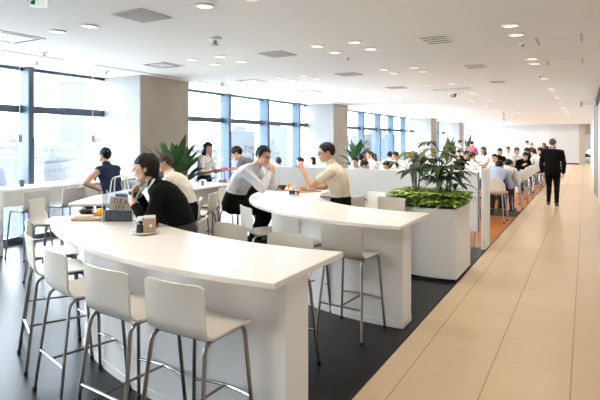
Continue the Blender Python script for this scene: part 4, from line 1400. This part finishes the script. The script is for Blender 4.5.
def shell_chair_proto(sz=0.60):
    t = empty('shell_chair')
    prof = bend_path([(0, 0.20, sz - 0.012), (0, 0.14, sz), (0, -0.16, sz - 0.01), (0, -0.225, sz + 0.32)], 0.11, 8)
    L = [0]
    for a, b in zip(prof, prof[1:]): L.append(L[-1] + (b - a).length)
    def P(v):
        s = v * L[-1]
        for k in range(len(L) - 1):
            if s <= L[k + 1] + 1e-9:
                return prof[k].lerp(prof[k + 1], (s - L[k]) / max(1e-9, L[k + 1] - L[k]))
        return prof[-1]
    def fn(u, v):
        p = P(v); x = (u - 0.5) * 2
        wd = 0.205 + 0.02 * math.sin(PI * v)
        if v > 0.72: wd *= math.sqrt(max(0.02, 1 - ((v - 0.72) / 0.30) ** 2))
        if v < 0.12: wd *= math.sqrt(max(0.15, 1 - ((0.12 - v) / 0.15) ** 2))
        up = max(0.0, (p.z - sz) / 0.32)
        return Vector((x * wd, p.y + 0.055 * min(1, up * 1.6) * x * x, p.z + 0.03 * (1 - up) * x * x * (1 if v < 0.55 else 0)))
    sheet(fn, 12, 26, 0.010).build('seat_shell', M_['shell'], t, smooth=60)
    for sx in (-1, 1):
        for sy in (-1, 1):
            MB().tube([(sx * 0.15, sy * 0.14, sz - 0.012), (sx * 0.20, sy * 0.20 - 0.01, 0.03)], 0.0125, 8).build('leg', M_['chrome2'], t)
            MB().lathe([(0.018, 0), (0.018, 0.03), (0.012, 0.034)], 8).build('foot_cap', M_['rubber'], t, (sx * 0.20, sy * 0.20 - 0.01, 0))
    MB().tube([(-0.15, 0.14, sz - 0.02), (0.15, 0.14, sz - 0.02), (0.15, -0.14, sz - 0.02), (-0.15, -0.14, sz - 0.02)], 0.010, 6, None, True).build('under_frame', M_['chrome2'], t)
    MB().tube([(-0.175, 0.168, 0.24), (0.175, 0.168, 0.24)], 0.009, 6).build('foot_rest', M_['chrome2'], t)
    return t
CH = shell_chair_proto(0.60)
chn = [0]
def chair(x, y, face, label, group, sc=1.0):
    o = copy_tree(CH) if chn[0] else CH
    chn[0] += 1
    o.location = (x, y, 0)
    o.scale = (1, 1, sc)
    o.rotation_euler = (0, 0, math.atan2(-face[0], face[1]))
    tag(o, label, 'chair', group)
    return o
GA = 'white shell chairs at the corridor end of the back tables'
chair(-1.62, 11.1, (0.05, 1), 'white shell chair carrying the man in light blue, nearest at the corridor edge', GA)
rowsy = [13.1, 14.5, 15.9, 17.3, 18.7, 20.1, 21.5]
for n, y in enumerate(rowsy):
    chair(-1.60, y, (-1, 0.45), 'white shell chair in the row along the corridor, %s behind the man in light blue' % ORD[n], GA)
    if n < 2: chair(-3.22, y, (1, 0.1), 'white shell chair on the far side of the end table, %s from the camera' % ORD[n], GA)
chair(-2.16, 11.1, (0.05, 1), 'white shell chair mostly hidden behind the partition end', GA)
def long_table(x0, x1, y0, y1, zt, label):
    t = thing('dining_table', label, 'table', ((x0 + x1) / 2, (y0 + y1) / 2, 0), 0, 'long white tables at the back')
    h, d = (x1 - x0) / 2, (y1 - y0) / 2
    MB().box(-h, h, -d, d, zt - 0.03, zt).build('table_top', M_['table'], t, bevel=0.005, smooth=0)
    for sx in (-1, 1):
        for sy in (-1, 1):
            MB().tube([(sx * (h - 0.08), sy * (d - 0.08), 0), (sx * (h - 0.08), sy * (d - 0.08), zt - 0.03)], 0.02, 8).build('leg', M_['chrome2'], t)
long_table(-2.85, -2.05, 11.75, 15.4, 0.86, 'long white table at the corridor end with the man in light blue at its head')
TROWS = [10.75, 13.1, 15.4, 17.7, 20.0, 22.4]
for k, y in enumerate(TROWS):
    long_table(-6.6, -3.6, y - 0.32, y + 0.32, 0.72, 'long white table behind the partition, %s row from the camera' % ORD[k])
# white cabinet seen left of the light blue shirted man
t = thing('side_cabinet', 'low white cabinet with dark edge behind the partition end', 'cabinet', (-2.15, 8.8, 0))
MB().box(-0.5, 0.42, -0.22, 0.22, 0.0, 1.14).build('body', M_['base'], t, bevel=0.005, smooth=0)
MB().box(-0.51, 0.43, -0.23, 0.23, 1.14, 1.165).build('top', M_['counter'], t, smooth=0)

GP = 'diners at the back tables'
PEOPLE = [
    # px, y of crown, depth, pose, facing, shirt, hair style, hair colour, label
    (278, 157, 10.6, 'eat', mixd(AWAY, LEFT, 0.2), 'white', 'short', HAIRG, 'grey haired person in white seen from behind, right of the striped shirt man'),
    (300, 157, 10.0, 'eat', LEFT, 'ltblue', 'short', None, 'man in pale blue shirt facing left behind the partition, beyond the raised chopsticks'),
    (312.5, 159.5, 10.6, 'sit', mixd(LEFT, TO, 0.2), 'white', 'long', None, 'long haired woman facing left just behind the raised arm of the beige shirted man'),
    (355, 157, 10.2, 'eat', mixd(TO, LEFT, 0.35), 'ltblue', 'short', None, 'man facing the camera just behind the partition, below the plant by the second pillar'),
    (365, 160, 9.5, 'eat', mixd(RIGHT, TO, 0.1), 'ltblue', 'short', None, 'dark haired man in profile facing right just behind the partition'),
    (361, 154, 13.5, 'eat', mixd(AWAY, RIGHT, 0.3), 'white', 'fringe', None, 'dark head farther back between two men behind the partition'),
    (369, 150.5, 14.0, 'sit', mixd(LEFT, TO, 0.3), 'white', 'tied', HAIRB, 'brown haired woman upright behind the long haired woman in white'),
    (374, 153.5, 12.4, 'sit', mixd(LEFT, TO, 0.45), 'white', 'long', None, 'woman with long black hair and white blouse behind the partition'),
    (386.5, 160.5, 9.5, 'eat', mixd(LEFT, TO, 0.25), 'white', 'bob', None, 'person with a black bob facing left just behind the partition, left of the planter'),
    (390, 151.5, 15.0, 'eat', mixd(AWAY, RIGHT, 0.3), 'white', 'short', None, 'man in white seen from behind beneath the last window post'),
    (395.5, 151.5, 14.5, 'eat', mixd(LEFT, TO, 0.25), 'white', 'short', None, 'man in white facing left beside the third pillar'),
    (401, 164, 9.6, 'bow', mixd(LEFT, TO, 0.2), 'white', 'short', None, 'bowed dark head at the left edge of the planter leaves'),
    (410, 151.5, 15.5, 'sit', mixd(RIGHT, TO, 0.2), 'white', 'short', HAIRB, 'person in white facing right in front of the third pillar'),
    (414.5, 152.5, 14.2, 'eat', mixd(AWAY, LEFT, 0.3), 'grey', 'long', None, 'dark haired woman in grey half hidden by the planter leaves'),
    (422, 152.5, 14.5, 'eat', TO, 'white', 'fringe', HAIRB, 'person in white facing the camera above the planter leaves'),
    (443, 152.5, 15.5, 'eat', mixd(AWAY, LEFT, 0.2), 'white', 'fringe', None, 'dark haired person in white right of the tallest planter leaves'),
    (453, 150.5, 17.0, 'eat', mixd(LEFT, TO, 0.2), 'white', 'fringe', None, 'dark haired person in white behind the right hand planter leaves'),
    (459, 149.5, 18.5, 'eat', TO, 'black', 'fringe', None, 'person in black seated below the standing man in the vest'),
    (467, 150.5, 18.0, 'eat', mixd(TO, RIGHT, 0.3), 'black', 'short', None, 'person in black seated below the standing figure in rose'),
    (460.5, 140, 23.5, 'stand', mixd(RIGHT, TO, 0.2), 'white', 'short', None, 'standing person in white with dark front beside the fourth pillar'),
    (472, 140.8, 23.0, 'stand', mixd(AWAY, RIGHT, 0.4), 'pink', 'short', None, 'standing person in rose top near the fourth pillar'),
    (483, 146.5, 17.5, 'sit', mixd(LEFT, TO, 0.2), 'white', 'long', HAIRB, 'long haired woman in white facing left in front of the far wall'),
    (473, 151.5, 14.5, 'sit', mixd(RIGHT, AWAY, 0.3), 'white', 'tied', HAIRB, 'brown haired woman in white at the right of the planter leaves'),
    (494.5, 153.8, 14.6, 'eat', mixd(LEFT, TO, 0.5), 'white', 'short', None, 'man in white leaning on the table left of the light blue shirted man'),
    (500, 148, 18.0, 'sit', TO, 'black', 'bob', None, 'woman in black jacket facing the camera above the light blue shirted man'),
    (499.5, 158.5, 11.45, 'bow', (0.05, 1), 'ltblue', 'short', None, 'man in light blue shirt seen from behind on the nearest shell chair'),
    (508.5, 159, 12.2, 'bow', mixd((0.0, 1), RIGHT, 0.2), 'white', 'short', None, 'dark haired man bowed beside the man in light blue'),
    (508, 146.5, 20.5, 'sit', mixd(TO, LEFT, 0.3), 'white', 'tied', None, 'distant person in white right of the woman in black jacket'),
    (517, 147.3, 18.5, 'sit', mixd(TO, RIGHT, 0.2), 'white', 'bob', HAIRB, 'brown haired woman in white facing the camera'),
    (525.5, 152, 16.2, 'eat', TO, 'black', 'fringe', None, 'person in dark top facing the camera over the row of shell chairs'),
    (527.5, 140.7, 30.0, 'stand', mixd(RIGHT, TO, 0.4), 'white', 'short', None, 'far standing person in white, left of the pair before the far wall'),
    (532, 143.2, 27.0, 'stand', TO, 'dgrey', 'short', None, 'far standing person in dark top, right of the pair before the far wall'),
    (526.5, 147.5, 20.5, 'eat', mixd(AWAY, LEFT, 0.4), 'black', 'fringe', None, 'seated person in black below the far standing pair'),
    (533, 149.3, 19.0, 'eat', mixd(AWAY, LEFT, 0.3), 'white', 'short', None, 'seated man in white below the far standing pair'),
    (543.8, 143, 22.5, 'call', mixd(LEFT, TO, 0.3), 'black', 'short', None, 'standing person in black partly hidden by the man in the suit'),
    (540, 147.3, 19.5, 'eat', mixd(AWAY, LEFT, 0.3), 'black', 'short', None, 'seated person in black just left of the man in the suit'),
]
SPOTS = []
for (px, py, Z, pose, fc, sh, hr, hcol, lb) in PEOPLE:
    r_ = B[pose]
    if pose not in ('stand', 'call') and px < 490:      # sit at the nearest table row
        k = (px - 300) / 500 * SA + CA
        off = 0.62 if fc[1] < 0.1 else -0.62
        cand = sorted(TROWS, key=lambda t: abs((t + off) / k - Z))
        for c_ in cand:
            Z = (c_ + off) / k
            g = at_depth(px, py, Z)
            if all((g.x - u) ** 2 + (g.y - v) ** 2 > 0.55 ** 2 for u, v in SPOTS): break
    zt = H + (141 - py) / 500 * Z
    s = max(0.86, min(1.14, zt / r_['top']))
    p = at_depth(px, py, Z)
    SPOTS.append((p.x, p.y))
    q = place(r_, p, fc, s)
    person(r_, q, fc, lb, sh, 'dgrey' if pose != 'stand' else 'navy', hr, hcol, s, group=GP)
    if pose in ('eat', 'sit', 'bow'):
        f = Vector((fc[0], fc[1], 0)).normalized()
        if px < 498 or px > 510:
            o = chair(q.x - f.x * 0.03, q.y - f.y * 0.03, (f.x, f.y), 'white shell chair under the ' + ' '.join(lb.split()[:11]), 'white shell chairs of the seated diners', 0.44 / 0.60)
# people in the alcove past the corridor
p = at_depth(588, 150, 33.5)
rr_ = B['eat']
person(rr_, (0.10, 43.4, 0), (1, 0.3), 'distant seated person in white at the end of the corridor', 'white', 'black', 'short', None, 1.0, group=GP)
chair(0.06, 43.4, (1, 0.3), 'white chair at the far end of the corridor', 'white shell chairs of the seated diners', 0.44 / 0.60)

# ------------------------------------------------------------------ things on the counters
def on(px, py, z=0.96): return at(px, py, z)
# clear bag with its contents
bp = Vector((-3.655, 3.12, 0.9605))
bt = thing('clear_tote_bag', 'clear plastic tote bag standing on the nearest counter', 'bag', bp, YAW)
bw, bd, bh = 0.135, 0.055, 0.27
g = MB()
for (x0, x1, y0, y1) in ((-bw, bw, -bd, -bd + 0.003), (-bw, bw, bd - 0.003, bd), (-bw, -bw + 0.003, -bd, bd), (bw - 0.003, bw, -bd, bd)):
    g.box(x0, x1, y0, y1, 0, bh)
g.box(-bw, bw, -bd, bd, 0, 0.002)
g.build('bag_wall', M_['acrylic'], bt, smooth=0)
pi = MB()
for sx in (-1, 1):
    for sy in (-1, 1):
        pi.tube([(sx * bw, sy * bd, 0), (sx * bw, sy * bd, bh)], 0.004, 6)
pi.build('piping', M_['white'], bt)
for sy in (-1, 1):
    MB().tube(bend_path([(-0.07, sy * bd, bh - 0.03), (-0.055, sy * bd * 0.6, bh + 0.13), (0.055, sy * bd * 0.6, bh + 0.13), (0.07, sy * bd, bh - 0.03)], 0.06, 6), 0.006, 6).build('handle', M_['white'], bt)
t = MB().box(-0.122, 0.122, -0.045, 0.035, 0, 0.092).build('pouch', M_['pouch'], None, bp + Vector((0, 0, 0.003)), YAW, bevel=0.012)
tag(t, 'dark patterned pouch at the bottom of the clear bag', 'pouch')
f_ = Vector((-SA, CA, 0)); r_v = Vector((CA, SA, 0))
ct = thing('printed_box', 'tan box printed with large brown letters inside the clear bag', 'box', bp + r_v * 0.012 - f_ * 0.012 + Vector((0, 0, 0.096)), YAW)
ct.rotation_euler = Euler((0, math.radians(6), YAW))
MB().box(-0.100, 0.104, -0.018, 0.02, 0, 0.115).build('carton', M_['card'], ct, bevel=0.003)
def lettering(txt, size, loc, parent, m, name='lettering', ex=0.0012, rot=(PI / 2, 0, 0)):
    c = bpy.data.curves.new('t', 'FONT')
    c.body = txt; c.size = size; c.extrude = ex; c.align_x = 'CENTER'; c.space_character = 1.25
    o = bpy.data.objects.new('t', c)
    COL.objects.link(o)
    dg = bpy.context.evaluated_depsgraph_get()
    me = bpy.data.meshes.new_from_object(o.evaluated_get(dg))
    bpy.data.objects.remove(o)
    me.materials.clear(); me.materials.append(m)
    q = bpy.data.objects.new(name, me)
    COL.objects.link(q)
    q.parent = parent; q.location = loc; q.rotation_euler = rot
    return q
lettering('DEA', 0.062, (0.0, -0.0185, 0.062), ct, M_['ink'])
lettering('IFF', 0.062, (0.0, -0.0185, 0.008), ct, M_['ink'])
t = MB().box(-0.05, 0.06, -0.006, 0.006, 0, 0.22).build('blue_folder', M_['blue'], None, bp + f_ * 0.035 + Vector((0, 0, 0.02)), YAW, bevel=0.002)
tag(t, 'blue folder standing at the back of the clear bag', 'folder')
# condiment set on a white plate
cp = on(145, 233.5)
t = MB().lathe([(0.0, 0.004), (0.055, 0.0), (0.085, 0.006), (0.112, 0.013), (0.110, 0.017), (0.082, 0.011), (0.0, 0.009)], 28).build('plate', M_['white'], None, (cp.x, cp.y, 0.9605))
tag(t, 'round white plate holding the condiments on the nearest counter', 'plate')
q = cp - r_v * 0.035 - f_ * 0.012
t = thing('soy_bottle', 'small glass soy sauce bottle with white cap on the round plate', 'bottle', (q.x, q.y, 0.9705))
MB().lathe([(0.0, 0), (0.028, 0.0), (0.030, 0.004), (0.030, 0.058), (0.0, 0.058)], 18).build('sauce', M_['soy'], t)
MB().lathe([(0.029, 0.058), (0.028, 0.085), (0.018, 0.098), (0.016, 0.098)], 18).build('neck', M_['acrylic'], t)
MB().lathe([(0.022, 0.092), (0.023, 0.118), (0.012, 0.124), (0.0, 0.124)], 18).build('cap', M_['white'], t)
MB().tube(bend_path([(0.0, 0.030, 0.08), (0.0, 0.052, 0.085), (0.0, 0.052, 0.12), (0.0, 0.018, 0.118)], 0.015, 4), 0.004, 6).build('handle', M_['white'], t)
q = cp + r_v * 0.032 + f_ * 0.01
t = thing('napkin_box', 'brown napkin box with white napkins on the round plate', 'box', (q.x, q.y, 0.9705), YAW + 0.25)
MB().box(-0.045, 0.048, -0.038, 0.038, 0, 0.105).build('box', M_['kraft'], t, bevel=0.003)
MB().box(-0.042, 0.045, -0.032, 0.032, 0.105, 0.128).build('napkins', M_['white'], t, bevel=0.006)
o = MB().box(0.002, 0.022, -0.0395, -0.038, 0.045, 0.065).build('mark', M_['white'], t, smooth=0)
q = cp - r_v * 0.062 + f_ * 0.02
t = MB().lathe([(0.0, 0), (0.02, 0), (0.022, 0.03), (0.012, 0.05), (0.0, 0.052)], 14).build('salt_shaker', mat('green_glass', (0.25, 0.5, 0.42), 0.15), None, (q.x, q.y, 0.9705))
tag(t, 'small greenish shaker behind the soy bottle on the round plate', 'shaker')
# tray at the left of the nearest counter
tp = Vector((-3.955, 3.045, 0.9605))
t = thing('serving_tray', 'tan tray with dishes at the left end of the nearest counter', 'tray', tp, YAW, None)
MB().box(-0.135, 0.135, -0.11, 0.13, 0, 0.012).build('tray_base', M_['tray'], t, bevel=0.004)
rim = MB()
for a in (-1, 1):
    rim.box(-0.135, 0.135, 0.01 + a * 0.114 - 0.006, 0.01 + a * 0.114 + 0.006, 0.012, 0.026)
    rim.box(a * 0.129 - 0.006, a * 0.129 + 0.006, -0.10, 0.12, 0.012, 0.026)
rim.build('rim', M_['card'], t, smooth=0)
q = tp - r_v * 0.068 + f_ * 0.06
o = MB().lathe([(0.03, 0), (0.034, 0.01), (0.062, 0.05), (0.064, 0.066), (0.058, 0.064), (0.03, 0.02), (0.0, 0.018)], 20).build('bowl', mat('dark_red_lacquer', (0.05, 0.012, 0.018), 0.3), None, q + Vector((0, 0, 0.012)))
tag(o, 'dark red lacquer bowl on the tan tray', 'bowl')
q = tp - r_v * 0.03 - f_ * 0.045
o = MB().box(-0.085, 0.07, -0.04, 0.04, 0, 0.034).build('dish', mat('pale_ceramic', (0.72, 0.70, 0.58), 0.4), None, q + Vector((0, 0, 0.013)), YAW, bevel=0.012)
tag(o, 'pale oblong dish at the front of the tan tray', 'dish')
q = tp + r_v * 0.075 + f_ * 0.035
o = MB().ell((0, 0, 0.042), (0.046, 0.046, 0.042)).build('orange', M_['orange'], None, q + Vector((0, 0, 0.013)))
tag(o, 'orange fruit on the tan tray', 'orange')
q = tp + r_v * 0.025 + f_ * 0.08
o = MB().lathe([(0.02, 0), (0.022, 0.006), (0.040, 0.045), (0.037, 0.045), (0.018, 0.01), (0.0, 0.009)], 18).build('cup', M_['white'], None, q + Vector((0, 0, 0.013)))
tag(o, 'white cup between the bowl and the orange on the tan tray', 'cup')
q = tp + r_v * 0.078 - f_ * 0.05
o = MB().lathe([(0.03, 0), (0.05, 0.012), (0.048, 0.016), (0.0, 0.006)], 18).build('plate', M_['white'], None, q + Vector((0, 0, 0.013)))
tag(o, 'small white plate before the orange on the tan tray', 'plate')
# trays, bowl and condiments on the second counter
def meal(p, rz, lab, items):
    t = thing('serving_tray', lab, 'tray', p, rz, None)
    MB().box(-0.17, 0.17, -0.12, 0.12, 0, 0.014).build('tray_base', M_['tray'], t, bevel=0.005)
    for (dx, dy, kind, lb) in items:
        q = Vector(p) + Vector((math.cos(rz) * dx - math.sin(rz) * dy, math.sin(rz) * dx + math.cos(rz) * dy, 0.0145))
        if kind == 'bowl':
            o = MB().lathe([(0.03, 0), (0.034, 0.01), (0.060, 0.045), (0.062, 0.062), (0.055, 0.060), (0.03, 0.02), (0.0, 0.018)], 20).build('bowl', M_['bowl'], None, q)
            tag(o, lb, 'bowl')
        elif kind == 'dish':
            o = thing('dish', lb, 'dish', q)
            MB().lathe([(0.04, 0), (0.075, 0.014), (0.073, 0.018), (0.0, 0.008)], 20).build('plate', M_['white'], o)
            b = MB()
            for k in range(6):
                a = k * 1.05
                b.ell((0.035 * math.cos(a), 0.035 * math.sin(a), 0.022), (0.024, 0.02, 0.016), None, 8, 6)
            b.build('food', M_['food'], o)
        elif kind == 'cup':
            o = MB().lathe([(0.025, 0), (0.034, 0.07), (0.031, 0.07), (0.02, 0.01), (0.0, 0.009)], 16).build('cup', M_['orange'], None, q)
            tag(o, lb, 'cup')
meal((-3.88, 6.22, 0.9605), 0.2, 'reddish brown tray before the man in the striped shirt', [(0.05, -0.04, 'bowl', 'black lacquer bowl on the tray of the striped shirt man'), (-0.07, 0.0, 'dish', 'plate of food on the tray of the striped shirt man'),
     (0.13, 0.05, 'cup', 'orange cup beside the black bowl')])
meal((-3.42, 6.22, 0.9605), 0.9, 'reddish brown tray before the man in the beige shirt', [(-0.06, 0.0, 'dish', 'plate of brown food on the tray of the beige shirted man'), (0.08, 0.03, 'dish', 'second plate of food on the tray of the beige shirted man')])
q0 = Vector((-3.36, 5.74, 0.9605))
t = MB().box(-0.09, 0.09, -0.05, 0.05, 0, 0.010).build('condiment_tray', M_['white'], None, q0, YAW, bevel=0.003)
tag(t, 'small white tray of condiments on the second counter', 'tray')
for dx, dy, hh, mm, lb in [(-0.05, 0.0, 0.055, 'soy', 'soy bottle at the left of the small condiment tray'), (-0.005, 0.0, 0.055, 'soy', 'dark sauce bottle in the middle of the small condiment tray'), (0.05, 0.0, 0.045, 'food', 'brown spice jar at the right of the small condiment tray')]:
    q = q0 + r_v * dx + f_ * dy + Vector((0, 0, 0.0105))
    t = thing('condiment_bottle', lb, 'bottle', q, 0, 'condiment bottles on the second counter')
    MB().lathe([(0.0, 0), (0.021, 0), (0.022, hh), (0.0, hh)], 14).build('sauce', M_[mm], t)
    MB().lathe([(0.022, hh), (0.021, hh + 0.03), (0.013, hh + 0.045), (0.0, hh + 0.046)], 14).build('cap', M_['white'], t)
# napkin boxes and cups on the third counter and the back
q = at(203, 186, 0.96)
t = thing('napkin_box', 'blue and white carton on the third counter below the standing woman', 'box', (q.x, q.y, 0.9605), YAW)
MB().box(-0.05, 0.05, -0.05, 0.05, 0, 0.10).build('carton', M_['white'], t, bevel=0.004)
MB().box(-0.02, 0.02, -0.052, -0.05, 0.01, 0.09).build('stripe', M_['blue'], t, smooth=0)
